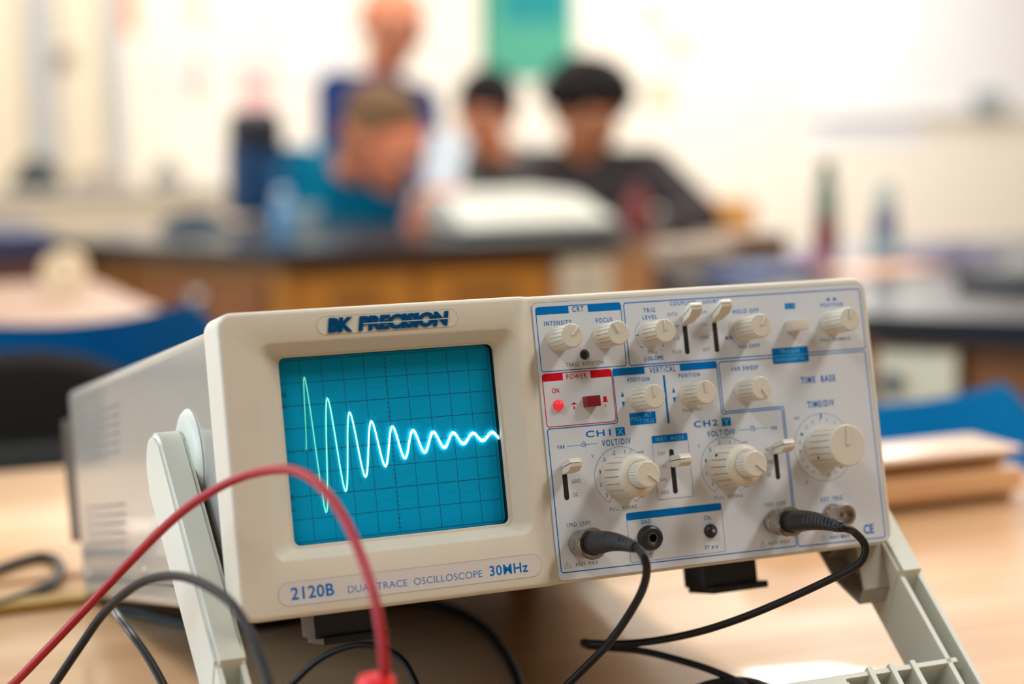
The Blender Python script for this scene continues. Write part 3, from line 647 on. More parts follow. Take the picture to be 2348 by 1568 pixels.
cable('power_cord', [on(262, 1397, z_), on(320, 1406, z_), on(380, 1420, z_), on(470, 1436, z_), on(620, 1430, z_), on(800, 1385, z_), on(960, 1379, z_), on(1050, 1401, z_), on(1112, 1441, z_), on(1152, 1490, z_), on(1180, 1540, z_), on(1195, 1590, z_), on(1200, 1680, z_)], .0028, 'cable', 'black cord running along the table underneath the oscilloscope')
cable('thin_wire', [on(600, 1660, z_), at(640, 1600, .955), at(680, 1558, .95), at(725, 1517, .945), at(775, 1490, .94), at(828, 1478, .935), at(880, 1486, .93), at(925, 1515, .925), at(955, 1568, .92), at(975, 1630, .915), on(990, 1740, TZ + .002)], .0016, 'cable', 'thin black wire forming a low arch behind the red plug', 'wire')
z_ = TZ + .0036
cable('power_cord', [on(-200, 1280, z_), on(-60, 1320, z_), on(0, 1303, z_), on(50, 1286, z_), on(95, 1276, z_), on(128, 1284, z_), on(138, 1308, z_), on(120, 1335, z_), on(70, 1361, z_), on(0, 1388, z_), on(-120, 1420, z_)], .0034, 'cable', 'black cord bent in a loop at the left behind the oscilloscope')
cable('coiled_cord', [on(1480, 1640, z_), at(1560, 1598, .93), at(1620, 1573, .93), at(1680, 1563, .93), at(1740, 1570, .93), at(1800, 1600, .93), on(1880, 1660, z_)], .0026, 'cable', 'thick black cord hump at the lower edge below the looping cable')

# ---------------------------------------------------------------- near tables
M['beech'] = wood('beech laminate', (.56, .32, .15), (.74, .47, .27), .36, 1.4, 26, .35)
M['edge'] = mat('table edge band', (.55, .34, .13), .5)
M['steel'] = mat('dark table steel', (.05, .05, .055), .4)
def table(x0, x1, y0, y1, label, z=TZ, rot=0, c=None, group=None, m='beech'):
    cx_, cy_ = ((x0 + x1) / 2, (y0 + y1) / 2); t = empty('table', (cx_, cy_, 0), (0, 0, rot)); hx, hy = (x1 - x0) / 2, (y1 - y0) / 2
    bm = bmesh.new(); box(bm, -hx, hx, -hy, hy, z - .028, z, .003); tt = obj('tabletop', bm, m, t)
    bm = bmesh.new()
    box(bm, -hx + .06, hx - .06, -hy + .05, -hy + .07, z - .1, z - .029); box(bm, -hx + .06, hx - .06, hy - .07, hy - .05, z - .1, z - .029)
    obj('apron', bm, 'steel', t)
    for sx in (-1, 1):
        for sy in (-1, 1):
            bm = bmesh.new(); px_, py_ = sx * (hx - .06), sy * (hy - .06); box(bm, px_ - .02, px_ + .02, py_ - .02, py_ + .02, 0, z - .029, .004); obj('leg', bm, 'steel', t)
    return tag(t, label, 'table', group)
table(-.75, .95, -.36, .44, 'pale beech table carrying the oscilloscope')
table(-1.2, .47, .452, .815, 'beech table butted behind the oscilloscope table on the left')
table(-.35, .33, 1.80, 2.42, 'pinkish wooden table beyond the blue chair back at left', m=wood('pinkish laminate', (.36, .21, .14), (.45, .28, .19), .5, 1.4, 26, .05))
ms = empty('wooden_ruler', (0, 0, TZ)); tag(ms, 'ochre yellow wooden ruler lying behind the oscilloscope at left', 'ruler')
bm = bmesh.new(); box(bm, -.50, .05, .368, .388, .0002, .005, .001); obj('ruler_blade', bm, mat('ochre wood', (.34, .19, .012), .5), ms)
pl = empty('wooden_plank', (.58, .39, TZ)); tag(pl, 'pale wooden plank lying along the table edge right of the oscilloscope', 'plank')
for nm, (ya, z0, z1), mm_ in (('plank_body', (-.030, .007, .025), 'beech'), ('plank_cap', (-.028, .0355, .040), None), ('plank_neck', (-.008, .0251, .0354), 'edge'), ('plank_foot', (-.018, 0, .0069), 'edge')):
    bm = bmesh.new(); box(bm, -.16, .046, ya, .034, z0, z1, .0015); obj(nm, bm, mm_ or wood('lit plank cap', (.66, .44, .30), (.82, .62, .47), .3, 1.4, 30), pl)  # cap wood is paler to paint in the light on the plank's top

# ---------------------------------------------------------------- chairs
M['bluechair'] = mat('blue moulded plastic', (.0, .16, .38), .38)
M['bluelite'] = mat('bright blue plastic', (.0, .33, .64), .38)
M['chrome'] = mat('chrome tube', (.6, .6, .62), .2, metal=1)
M['darkpad'] = mat('black upholstery', (.017, .015, .015), .85, spec=.1)
M['greypad'] = mat('charcoal grey upholstery', (.045, .047, .045), .85, spec=.1)
def shell_chair(loc, rz, label, m, h=.82):
    t = empty('chair', loc, (0, 0, rz)); tag(t, label, 'chair')
    def surf(name, f, nu, nv, th, mm_):
        bm = bmesh.new(); g = [[bm.verts.new(f(i / nu, j / nv)) for j in range(nv + 1)] for i in range(nu + 1)]
        fs = [bm.faces.new((g[i][j], g[i + 1][j], g[i + 1][j + 1], g[i][j + 1])) for i in range(nu) for j in range(nv)]
        r = bmesh.ops.solidify(bm, geom=fs, thickness=th); return obj(name, bm, mm_, t, sharp=60)
    def back(u, v):
        s = 2 * u - 1; w = .22 * (1 - .10 * v ** 4 - .22 * max(0, v - .8) ** 1.5 * 5 * abs(s) ** 3); ear = .025 * (abs(s) ** 2) * v - .06 * max(0, abs(s) - .82) * v * 3
        return (s * w, .20 + .05 * v - .05 * s * s + .03 * (1 - v) ** 2, .50 + (h - .50) * v + ear - .01 * (1 - v))
    surf('backrest', back, 20, 12, .008, m)
    def seat(u, v):
        s = 2 * u - 1; return (s * .215, -.21 + .42 * v, .45 - .012 * (1 - s * s) + .02 * v - .03 * max(0, .2 - v) * 3)
    surf('seat', seat, 14, 12, .008, m)
    bm = bmesh.new(); 
    for s in (-1, 1): tube(bm, spline([(s * .15, .1, .44), (s * .15, .19, .45), (s * .15, .245, .52), (s * .15, .262, .66)], 5), .010, 10)
    obj('back_frame', bm, 'chrome', t)
    for sx in (-1, 1):
        for sy in (-1, 1):
            bm = bmesh.new(); tube(bm, [(sx * .17, sy * .13, .455), (sx * .215, sy * .20, .0)], .011, 10); obj('leg', bm, 'chrome', t)
    return t
a_ = at(250, 900, 2.05)
shell_chair((a_.x + .0, a_.y + .26, 0), math.radians(180 - 14), 'dark blue moulded plastic chair behind the oscilloscope at left', 'bluechair', .826)
a_ = at(2185, 930, 1.80)
shell_chair((a_.x, a_.y + .24, 0), math.radians(180 - 26), 'bright blue plastic chair beyond the wooden plank at right', 'bluelite', .775)
# padded chair
a_ = at(20, 900, 1.88)
pc = empty('padded_chair', (a_.x, a_.y - .22, 0)); tag(pc, 'black padded chair with rounded back at the left edge', 'chair')
bm = bmesh.new(); n = 40
def sup(rx, rz, zc, y, e=2.3): return [(rx * math.copysign(abs(math.cos(a)) ** (2 / e), math.cos(a)), y, zc + rz * math.copysign(abs(math.sin(a)) ** (2 / e), math.sin(a))) for a in [2 * PI * k / n for k in range(n)]]
loft(bm, [sup(.17, .19, .595, .19), sup(.20, .215, .595, .20), sup(.21, .225, .595, .225), sup(.20, .215, .595, .25), sup(.17, .19, .595, .26)]); bk = obj('backrest', bm, 'darkpad', pc)
bm = bmesh.new(); loft(bm, [sup(.12, .08, .645, .176, 4), sup(.205, .085, .645, .184, 5), sup(.205, .085, .645, .2, 5)]); obj('lumbar_band', bm, 'greypad', bk)
bm = bmesh.new(); box(bm, -.22, .22, -.24, .2, .42, .49, .025, 3); obj('seat', bm, 'darkpad', pc)
bm = bmesh.new(); tube(bm, [(0, .0, .42), (0, 0, .1)], .025, 14); tube(bm, spline([(0, .1, .42), (0, .26, .44), (0, .272, .55)], 5), .02, 10); obj('column', bm, 'black', pc)
for k in range(5):
    a = 2 * PI * k / 5; bm = bmesh.new(); tube(bm, [(0, 0, .1), (.26 * math.cos(a), .26 * math.sin(a), .06)], [.022, .014], 10); lg = obj('leg', bm, 'black', pc)
    bm = bmesh.new(); lathe(bm, [(-.012, .027), (.012, .027)], (.26 * math.cos(a), .26 * math.sin(a), .027), (math.sin(a), -math.cos(a), 0), 16); obj('caster', bm, 'black', lg)

# ---------------------------------------------------------------- laboratory benches
M['epoxy'] = mat('black epoxy worktop', (.020, .020, .022), .22, var=.1)
M['oak'] = wood('orange oak veneer', (.40, .150, .018), (.50, .20, .028), .4, 2, 14, .15)
M['darkoak'] = wood('brown oak veneer', (.20, .065, .016), (.28, .10, .025), .45, 2, 14, .1)
M['cream'] = mat('cream outlet plastic', (.66, .56, .40), .45)
M['ivory'] = mat('ivory plastic', (.80, .70, .50), .4)
def offs(P, d):
    out = []; n = len(P)
    for i in range(n):
        a, b, c = Vector(P[i - 1]), Vector(P[i]), Vector(P[(i + 1) % n]); t1 = (b - a).normalized(); t2 = (c - b).normalized()
        n1 = Vector((-t1.y, t1.x)); n2 = Vector((-t2.y, t2.x)); k = n1 + n2; k = k / k.length_squared * 2
        out.append(tuple(b + k * d / 1.0))
    return out
def bench(P, label, m, group):
    """P: counter-clockwise outline"""
    cx_ = sum(q[0] for q in P) / len(P); cy_ = sum(q[1] for q in P) / len(P); b = empty('laboratory_bench', (cx_, cy_, 0)); tag(b, label, 'bench', group)
    L = [(x - cx_, y - cy_) for x, y in P]
    bm = bmesh.new(); prism_z(bm, L, TZ - .034, TZ); bmesh.ops.bevel(bm, geom=list(bm.edges), offset=.004, segments=2, affect='EDGES'); obj('worktop', bm, 'epoxy', b)
    bm = bmesh.new(); prism_z(bm, offs(L, .035), .10, TZ - .0345); obj('cabinet', bm, m, b)
    bm = bmesh.new(); prism_z(bm, offs(L, .10), 0, .10); obj('plinth', bm, 'trim', b)
    return b, L
def face_box(b, p0, p1, s0, s1, z0, z1, d0, d1, name, m, parent=None, bev=.003):
    """box on the face p0->p1 (outline order), s measured along it, standing d0..d1 proud of it"""
    a, c = Vector(p0), Vector(p1); t = (c - a).normalized(); nn = Vector((t.y, -t.x))
    bm = bmesh.new(); box(bm, s0, s1, 0, 1, z0, z1)
    for v in bm.verts:
        q = a + t * v.co.x + nn * (d0 + (d1 - d0) * v.co.y); v.co = (q.x, q.y, v.co.z)
    if bev: bmesh.ops.bevel(bm, geom=list(bm.edges), offset=bev, segments=1, affect='EDGES')
    o = obj(name, bm, m, parent or b); return o, a, t, nn
def knob_on(parent, a, t, nn, s, z, m='chrome', r=.014):
    bm = bmesh.new(); q = a + t * s
    lathe(bm, [(0, r * .45), (.012, r * .45), (.014, r * .9), (.020, r), (.026, r * .8), (.028, r * .3)], (q.x, q.y, z), (nn.x, nn.y, 0), 20); obj('drawer_knob', bm, m, parent)
A = on(640, 575, TZ); Bp = on(1425, 540, TZ); Lp = on(207, 548, TZ)
y_f = 2.80
P = [(A.x, y_f), (Bp.x, y_f), (Bp.x + .34, y_f + .42), (Bp.x + .48, 3.62), (A.x + .1, 3.62), (A.x - .50, y_f + .72)]
cb, L = bench(P, 'island bench with black worktop and orange wooden front, people around it', 'oak', 'laboratory benches')
Lc = offs(L, .035)
for k, (s0, s1) in enumerate(((.03, .26), (.29, .56))):
    o, a, t, nn = face_box(cb, Lc[0], Lc[1], s0, s1, .60, .70, 0, .012, 'drawer', 'oak')
    o2, a, t, nn = face_box(cb, Lc[0], Lc[1], s0 + .06, s1 - .06, .635, .672, .0121, .0135, 'drawer_label', mat('dark label holder', (.22, .085, .015), .5), o, 0)
    d, a, t, nn = face_box(cb, Lc[0], Lc[1], s0, s1, .14, .585, 0, .012, 'cabinet_door', 'oak'); knob_on(d, a, t, nn, s0 + .03, .54)
fl_ = (Vector(Lc[0]) - Vector(Lc[5])).length
for s0, s1 in ((.04, fl_ / 2 - .01), (fl_ / 2 + .01, fl_ - .04)):
    o, a, t, nn = face_box(cb, Lc[5], Lc[0], s0, s1, .60, .70, 0, .012, 'drawer', 'darkoak'); knob_on(o, a, t, nn, (s0 + s1) / 2, .655, r=.020)
    o, a, t, nn = face_box(cb, Lc[5], Lc[0], s0, s1, .14, .585, 0, .012, 'cabinet_door', 'darkoak'); knob_on(o, a, t, nn, s1 - .03, .54)
wl = (Vector(Lc[1]) - Vector(Lc[0])).length
ob, a, t, nn = face_box(cb, Lc[0], Lc[1], wl - .115, wl - .005, .615, .715, 0, .03, 'outlet_box', 'cream')
face_box(cb, Lc[0], Lc[1], wl - .09, wl - .03, .635, .695, .0301, .033, 'outlet_cover', mat('grey beige cover', (.50, .42, .32), .5), ob, 0)
# right bench
E1, E2 = on(1990, 722, TZ), on(2348, 735, TZ); t_ = (Vector((E2.x, E2.y)) - Vector((E1.x, E1.y))).normalized()
b_ = Vector((E1.x, E1.y)) + t_ * .9
nb = Vector((-t_.y, t_.x))
if nb.y < 0: nb = -nb
P = [(1.165, 1.98), (E1.x, E1.y), tuple(b_), tuple(b_ + nb * .8), (2.35, 2.30), (1.62, 2.52)]
rb, L = bench(P, 'corner bench with black worktop and brown front at the right', 'darkoak', 'laboratory benches')
Lc = offs(L, .035)
ob, a, t, nn = face_box(rb, Lc[1], Lc[2], .0, .105, .632, .712, 0, .03, 'outlet_box', 'ivory')
bm = bmesh.new(); q = a + t * .02 + nn * .03
lathe(bm, [(0, .014), (.012, .014), (.014, .011)], (q.x, q.y, .668), (nn.x, nn.y, 0), 20); obj('gas_valve', bm, mat('dark teal valve', (.03, .06, .075), .4), ob)
for s0, s1 in ((.12, .45), (.47, .80)):
    o, a, t, nn = face_box(rb, Lc[1], Lc[2], s0, s1, .14, .70, 0, .012, 'cabinet_door', 'darkoak'); knob_on(o, a, t, nn, s0 + .04, .50)

a_ = at(102, 560, 4.05); b_ = at(-320, 560, 4.05)
sc_ = empty('storage_cabinet', ((a_.x + b_.x) / 2, a_.y + .05, 0)); tag(sc_, 'dark brown storage cabinet with a navy reflection painted on its top at the far left', 'cabinet')
hw = abs(a_.x - b_.x) / 2; zt = at(50, 522, 4.05).z
bm = bmesh.new(); box(bm, -hw, hw, -.2, .2, zt - .045, zt, .004); obj('cabinet_top', bm, mat('navy reflection', (.035, .045, .11), .5), sc_)  # navy colour paints a reflection along the top edge
bm = bmesh.new(); box(bm, -hw + .01, hw - .01, -.19, .2, 0, zt - .0452); obj('cabinet_body', bm, mat('dark maroon wood', (.09, .035, .022), .5), sc_)
for sx in (-1, 1):
    bm = bmesh.new(); box(bm, min(sx * .005, sx * (hw - .03)), max(sx * .005, sx * (hw - .03)), -.2, -.1905, .1, zt - .07, .002); d_ = obj('cabinet_door', bm, mat('maroon door', (.11, .045, .028), .5), sc_)
    bm = bmesh.new(); lathe(bm, [(0, .008), (.015, .008), (.018, .014), (.026, .012)], (sx * .03, -.2, zt - .2), (0, -1, 0), 16); obj('door_knob', bm, 'chrome', d_)

# ---------------------------------------------------------------- people
def capsule(bm, p0, r0, p1, r1, n=14):
    p0, p1 = Vector(p0), Vector(p1); d = p1 - p0
    if d.length < 1e-5: d = Vector((0, 0, 1e-4)); p1 = p0 + d
    u, w = frame_of(d); d = d.normalized(); loops = []
    def ring(c, r): return [c + (u * math.cos(2 * PI * k / n) + w * math.sin(2 * PI * k / n)) * r for k in range(n)]
    for k in range(1, 5): a = k / 5 * PI / 2; loops.append(ring(p0 - d * r0 * math.cos(a), r0 * math.sin(a)))
    loops.append(ring(p0, r0)); loops.append(ring(p1, r1))
    for k in range(4, 0, -1): a = k / 5 * PI / 2; loops.append(ring(p1 + d * r1 * math.cos(a), r1 * math.sin(a)))
    loft(bm, loops)
def fuse(name, prims, voxel, m, parent, smooth_it=5):
    bm = bmesh.new()
    for q in prims: capsule(bm, *q)
    me = bpy.data.meshes.new(name); bmesh.ops.recalc_face_normals(bm, faces=bm.faces); bm.to_mesh(me); bm.free()
    o = bpy.data.objects.new(name, me); COL.objects.link(o)
    md = o.modifiers.new('r', 'REMESH'); md.mode = 'VOXEL'; md.voxel_size = voxel
    sm = o.modifiers.new('s', 'SMOOTH'); sm.iterations = smooth_it; sm.factor = .5
    dg = bpy.context.evaluated_depsgraph_get(); ne = bpy.data.meshes.new_from_object(o.evaluated_get(dg)); bpy.data.objects.remove(o); bpy.data.meshes.remove(me)
    ne.name = name; ne.materials.clear(); ne.materials.append(M[m] if isinstance(m, str) else m)
    ne.polygons.foreach_set('use_smooth', [True] * len(ne.polygons))
    o = bpy.data.objects.new(name, ne); COL.objects.link(o)
    if parent: ne.transform(Matrix.Translation(-parent.location)); o.parent = parent
    return o
def hand_prims(wr, d, up, curl=.5, side=1):
    """palm and five bent fingers, d = pointing direction, up = back of the hand"""
    d = Vector(d).normalized(); up = Vector(up); up = (up - d * up.dot(d)).normalized(); s = d.cross(up) * side; wr = Vector(wr); P = []
    for k in range(4):
        o = (k - 1.5) * .019; L = (.036, .041, .038, .030)[k]
        P.append((wr + s * o * .7 + d * .012, .015, wr + d * .082 + s * o, .0125))
        p = wr + d * .088 + s * o; a = curl * .5
        for j, f in enumerate((1, .72, .55)):
            dd = d * math.cos(a) - up * math.sin(a); q = p + dd * L * f; P.append((p, .0095 - .0008 * j, q, .0088 - .0008 * j)); p = q; a += curl * .8
    b = wr + d * .03 - s * .03; c = b + (d * .7 - s * .7 - up * .3).normalized() * .04; e = c + (d * .95 - s * .1 - up * .4).normalized() * .03
    P += [(wr + d * .015 - s * .012, .015, b, .0135), (b, .0125, c, .0105), (c, .0105, e, .009)]
    return P
def person(label, J, face, up, skin, shirt, hairm, hair='short', pants=(.03, .03, .05), extra=None, hands=(('R', None), ('L', None)), sleeve=1.0, hs=1.0):
    """J: joints in world space"""
    J = {k: Vector(v) for k, v in J.items()}
    root = empty('person', (J['pel'].x, J['pel'].y, 0)); tag(root, label, 'person')
    f = Vector(face).normalized(); u = Vector(up); u = (u - f * u.dot(f)).normalized(); s = f.cross(u); h = J['head']
    sk = mat('skin', skin, .55, spec=.25, var=.06, scale=25); sh = mat('shirt cloth', shirt, .9, spec=.08, var=.1, scale=60); hm = mat('hair', hairm, .7, spec=.12, var=.3, scale=150); pm = mat('trouser cloth', pants, .85, var=.1)
    P = [(h + u * .025 - f * .012, .090 * hs, h + u * .02 + f * .012, .088 * hs), (h + f * .03 - u * .035, .066 * hs, h + f * .045 - u * .075, .044 * hs), (h + f * .075 - u * .098, .022, h + f * .068 - u * .095, .03),
         (h + f * .09 + u * .012, .010, h + f * .112 - u * .022, .0135), (h - u * .05 - f * .02, .058, J['neck'], .056), (h + f * .084 + u * .03 - s * .04, .016, h + f * .084 + u * .03 + s * .04, .016)]
    for k in (-1, 1):
        P += [(h + s * k * .088 + u * .012, .012, h + s * k * .086 - u * .022, .010), (h + s * k * .092 + u * .018 - f * .012, .010, h + s * k * .090 - u * .01 - f * .012, .011), (h + f * .06 + s * k * .045 - u * .03, .03, h + f * .05 + s * k * .04 - u * .05, .026)]
    ch = (J['shL'] + J['shR']) / 2
    P += [(J['shL'], .052, J['shR'], .052), (J['neck'], .05, ch, .07), (ch - u * 0 + Vector((0, 0, -.08)), .105, J['pel'], .11)]
    for k in 'LR':
        P += [(J['sh' + k], .05, J['el' + k], .040), (J['el' + k], .039, J['wr' + k], .027)]
        d = J['wr' + k] - J['el' + k]
        hd = J.get('hd' + k, d); P += hand_prims(J['wr' + k], hd, J.get('hu' + k, Vector((0, 0, 1))), J.get('curl', Vector((.5, 0, 0))).x, 1 if k == 'R' else -1)
        P += [(J['hip' + k], .075, J['kn' + k], .055), (J['kn' + k], .052, J['an' + k], .036)]
    fuse('body', P, .0065, sk, root, 4)
    # face details
    for k in (-1, 1):
        c = h + f * .086 + s * k * .033 + u * .008
        bm = bmesh.new(); bmesh.ops.create_uvsphere(bm, u_segments=16, v_segments=10, radius=.0135, matrix=Matrix.Translation(c - root.location)); ey = obj('eye', bm, mat('eye white', (.75, .73, .70), .2), root)
        bm = bmesh.new(); lathe(bm, [(0, .0065), (.002, .005), (.0026, .002)], tuple(c + f * .0115 - root.location), tuple(f), 16); obj('iris', bm, mat('iris', (.03, .02, .012), .2), ey)
        bm = bmesh.new(); tube(bm, [c + f * .012 + u * .020 - s * .016 - root.location, c + f * .014 + u * .024 - root.location, c + f * .010 + u * .019 + s * .016 - root.location], .0035, 8); obj('eyebrow', bm, hm, root)
    bm = bmesh.new(); m0 = h + f * .095 - u * .062 - root.location; tube(bm, spline([m0 - s * .024 - f * .010, m0 - s * .01, m0, m0 + s * .01, m0 + s * .024 - f * .010], 3), [.003 + .0035 * math.sin(PI * i / 12) for i in range(13)], 8); obj('mouth', bm, mat('lips', tuple(c * .72 for c in skin), .45), root)
    # hair
    if hair == 'afro':
        Hs = []; rnd = random.Random(7)
        for i in range(90):
            a, b = rnd.uniform(0, 2 * PI), rnd.uniform(-.12, 1); rr = math.sqrt(max(0, 1 - b * b)); dd = s * (rr * math.cos(a)) * 1.06 + f * (rr * math.sin(a)) * .92 + u * b * .86
            c = h + u * .045 - f * .02 + dd * .098
            if (c - h).dot(f) > .05 and (c - h).dot(u) < .055: continue
            Hs.append((c, .030, c + dd * .008, .026))
        Hs += [(h + u * .05 - f * .02, .098, h + u * .055 - f * .012, .098)]
        fuse('hair', Hs, .008, hm, root, 2)
    elif hair == 'short' or hair == 'full':
        k_ = 1.0 if hair == 'short' else 1.16
        Hs = [(h + u * .048 - f * .022, .088 * k_, h + u * .046 - f * .0, .086 * k_), (h + u * .0 - f * .035, .074, h - u * .03 - f * .04, .062), (h + u * .078 + f * .035, .045 * k_, h + u * .08 + f * .02 + s * .02, .05 * k_)]
        for k in (-1, 1): Hs.append((h + s * k * .062 + u * .045 - f * .0, .034 * k_, h + s * k * .066 + u * .0 - f * .02, .028))
        if hair == 'full':
            for k in range(-2, 3): Hs.append((h + u * .07 + f * .055 + s * k * .026, .032, h + u * .052 + f * .078 + s * k * .027, .018))
        fuse('hair', Hs, .0065, hm, root, 2)
    elif hair == 'bald':
        Hs = []
        for k in (-1, 1): Hs += [(h + s * k * .070 + u * .015 - f * .02, .024, h + s * k * .055 - u * .02 - f * .05, .03)]
        Hs += [(h - u * .01 - f * .05, .055, h - u * .035 - f * .048, .048)]; fuse('hair', Hs, .006, hm, root, 2)
    # shirt
    S = [(J['shL'], .068, J['shR'], .068), (J['neck'] - Vector((0, 0, .02)), .062, ch, .085), (ch + Vector((0, 0, -.08)), .128, J['pel'] + Vector((0, 0, .04)), .135), (ch + (J['shL'] - ch) * .55 - Vector((0, 0, .06)), .095, ch + (J['shR'] - ch) * .55 - Vector((0, 0, .06)), .095)]
    for k in 'LR':
        if sleeve >= 1:
            e = J['el' + k]; w_ = e.lerp(J['wr' + k], .9 * min(1, sleeve - .999 + .95)); S += [(J['sh' + k], .066, e, .056), (e, .055, w_, .040)]
        else: S += [(J['sh' + k], .066, J['sh' + k].lerp(J['el' + k], sleeve), .06)]
    fuse('shirt', S, .009, sh, root, 4)
    T = [(J['pel'], .135, J['pel'] - Vector((0, 0, .04)), .135)]
    for k in 'LR': T += [(J['hip' + k], .092, J['kn' + k], .070), (J['kn' + k], .068, J['an' + k] + Vector((0, 0, .02)), .052)]
    fuse('trousers', T, .012, pm, root, 3)
    for k in 'LR':
        a = J['an' + k]; ff = Vector((face[0], face[1], 0)).normalized(); fuse('shoe', [(Vector((a.x, a.y, .042)) - ff * .05, .04, Vector((a.x, a.y, .036)) + ff * .13, .034), (a, .04, Vector((a.x, a.y, .045)), .044)], .008, mat('shoe', (.02, .02, .022), .5), root, 2)
    return root
def seated(hx, hy, hz, yaw=0, lean=.12, turn=0, shw=.19):
    """joints of someone sitting on a stool, facing the viewer (-y) turned by yaw"""
    c, s_ = math.cos(yaw), math.sin(yaw)
    def loc(x, y, z): return (hx + x * c - y * s_, hy + x * s_ + y * c, z)
    nz = hz - .17
    return loc, nz
def stool(x, y, h, label):
    t = empty('stool', (x, y, 0)); tag(t, label, 'stool')
    bm = bmesh.new(); lathe(bm, [(0, .15), (.004, .165), (.028, .17), (.034, .16)], (0, 0, h - .034), (0, 0, 1), 32); obj('seat', bm, 'darkpad', t)
    for k in range(4):
        a = PI / 4 + k * PI / 2; bm = bmesh.new(); tube(bm, [(.11 * math.cos(a), .11 * math.sin(a), h - .034), (.19 * math.cos(a), .19 * math.sin(a), 0)], .011, 10); obj('leg', bm, 'chrome', t)
    bm = bmesh.new(); tube(bm, [(.155 * math.cos(2 * PI * k / 24), .155 * math.sin(2 * PI * k / 24), .2) for k in range(25)], .008, 8); obj('foot_ring', bm, 'chrome', t)
V = Vector
# dark-haired person with big curly hair
h = at(1345, 262, 5.15)
sL, sR = at(1232, 400, 5.2), at(1492, 392, 5.2)
pel = V(((sL.x + sR.x) / 2 + .02, h.y + .12, .60))
person('person in dark grey top with a round mass of black curly hair, looking down', dict(head=h, neck=h + V((.0, .03, -.155)), shR=sL, shL=sR, elR=at(1170, 500, 4.95), elL=at(1610, 500, 5.0), wrR=at(1290, 520, 4.7), wrL=at(1500, 528, 4.7), hdR=V((.4, -.5, -.02)), hdL=V((-.6, -.3, -.02)), pel=pel, hipR=pel + V((-.1, 0, 0)), hipL=pel + V((.1, 0, 0)), knR=pel + V((-.13, -.34, -.03)), knL=pel + V((.13, -.34, -.03)), anR=pel + V((-.13, -.30, -.52)), anL=pel + V((.13, -.30, -.52))),
       (-.12, -1, -.45), (0, -.4, 1), (.60, .23, .10), (.040, .034, .036), (.010, .008, .008), 'afro')
stool(pel.x, pel.y, .452, 'round black stool under the curly-haired person')
# dark-haired boy
h = at(1114, 262, 6.0)
sL, sR = at(1078, 390, 6.1), at(1268, 380, 6.3)
pel = V(((sL.x + sR.x) / 2 + .0, h.y + .2, .58))
person('person in grey-green top with short dark hair, head turned left', dict(head=h, neck=h + V((.05, .04, -.15)), shR=sL, shL=sR, elR=at(1050, 500, 6.0), elL=at(1290, 510, 6.15), wrR=at(1110, 575, 5.8), wrL=at(1230, 575, 5.85), hdR=V((.3, -.6, -.2)), hdL=V((-.4, -.5, -.2)), pel=pel, hipR=pel + V((-.1, 0, 0)), hipL=pel + V((.1, 0, 0)), knR=pel + V((-.13, -.34, -.02)), knL=pel + V((.13, -.34, -.02)), anR=pel + V((-.13, -.30, -.51)), anL=pel + V((.13, -.30, -.51))),
       (-.55, -.9, -.25), (0, -.2, 1), (.74, .29, .15), (.105, .12, .12), (.012, .009, .008), 'full')
stool(pel.x, pel.y, .432, 'round black stool under the person in the grey-green top')
# leaning man in teal
h = at(872, 318, 4.5)
sR, sL = at(678, 392, 4.75), at(905, 440, 4.6)
pel = V((sR.x + .12, h.y + .52, .62))
person('person in teal shirt with short light brown hair, leaning low over the bench', dict(head=h, neck=h + V((-.03, .12, -.08)), shR=sR, shL=sL, elR=at(640, 510, 4.88), elL=at(975, 545, 4.62), wrR=at(730, 600, 4.9), wrL=at(955, 512, 4.3), hdR=V((.6, -.1, -.1)), hdL=V((.15, -.15, .22)), huL=V((.1, -1, .2)), curl=V((1.0, 0, 0)), pel=pel, hipR=pel + V((-.1, 0, 0)), hipL=pel + V((.1, 0, 0)), knR=pel + V((-.1, .0, -.3)), knL=pel + V((.1, .0, -.3)), anR=pel + V((-.1, .05, -.56)), anL=pel + V((.1, .05, -.56))),
       (.85, -.85, -.55), (.2, -.4, 1), (.76, .25, .13), (.0, .115, .20), (.16, .09, .045), 'short', hs=1.0)
# standing man in navy
h = at(900, 48, 5.6)
sR, sL = at(775, 212, 5.6), at(958, 240, 5.75)
pel = V(((sL.x + sR.x) / 2 - .02, h.y + .12, .66))
person('person in navy shirt with thinning hair, upright behind the teal shirt', dict(head=h, neck=h + V((-.02, .03, -.155)), shR=sR, shL=sL, elR=at(770, 380, 5.45), elL=at(985, 390, 5.55), wrR=at(800, 450, 5.25), wrL=at(950, 455, 5.3), hdR=V((.3, -.5, -.1)), hdL=V((-.2, -.5, -.1)), pel=pel, hipR=pel + V((-.1, 0, 0)), hipL=pel + V((.1, 0, 0)), knR=pel + V((-.1, -.05, -.3)), knL=pel + V((.1, -.05, -.3)), anR=pel + V((-.1, 0, -.60)), anL=pel + V((.1, 0, -.60))),
       (.2, -1, -.3), (0, -.2, 1), (.66, .24, .13), (.008, .028, .11), (.20, .09, .05), 'bald')

# ---------------------------------------------------------------- things on the island bench
def lath_thing(name, px, py, prof, m, label, cat, parts=(), z=TZ, pos=None):
    q = on(px, py, z) if pos is None else pos; t = empty(name, (q.x, q.y, z)); tag(t, label, cat)
    bm = bmesh.new(); lathe(bm, prof, (0, 0, 0), (0, 0, 1), 28); obj('body', bm, m, t)
    for n_, pf, mm_ in parts:
        bm = bmesh.new(); lathe(bm, pf, (0, 0, 0), (0, 0, 1), 28); obj(n_, bm, mm_, t)
    return t
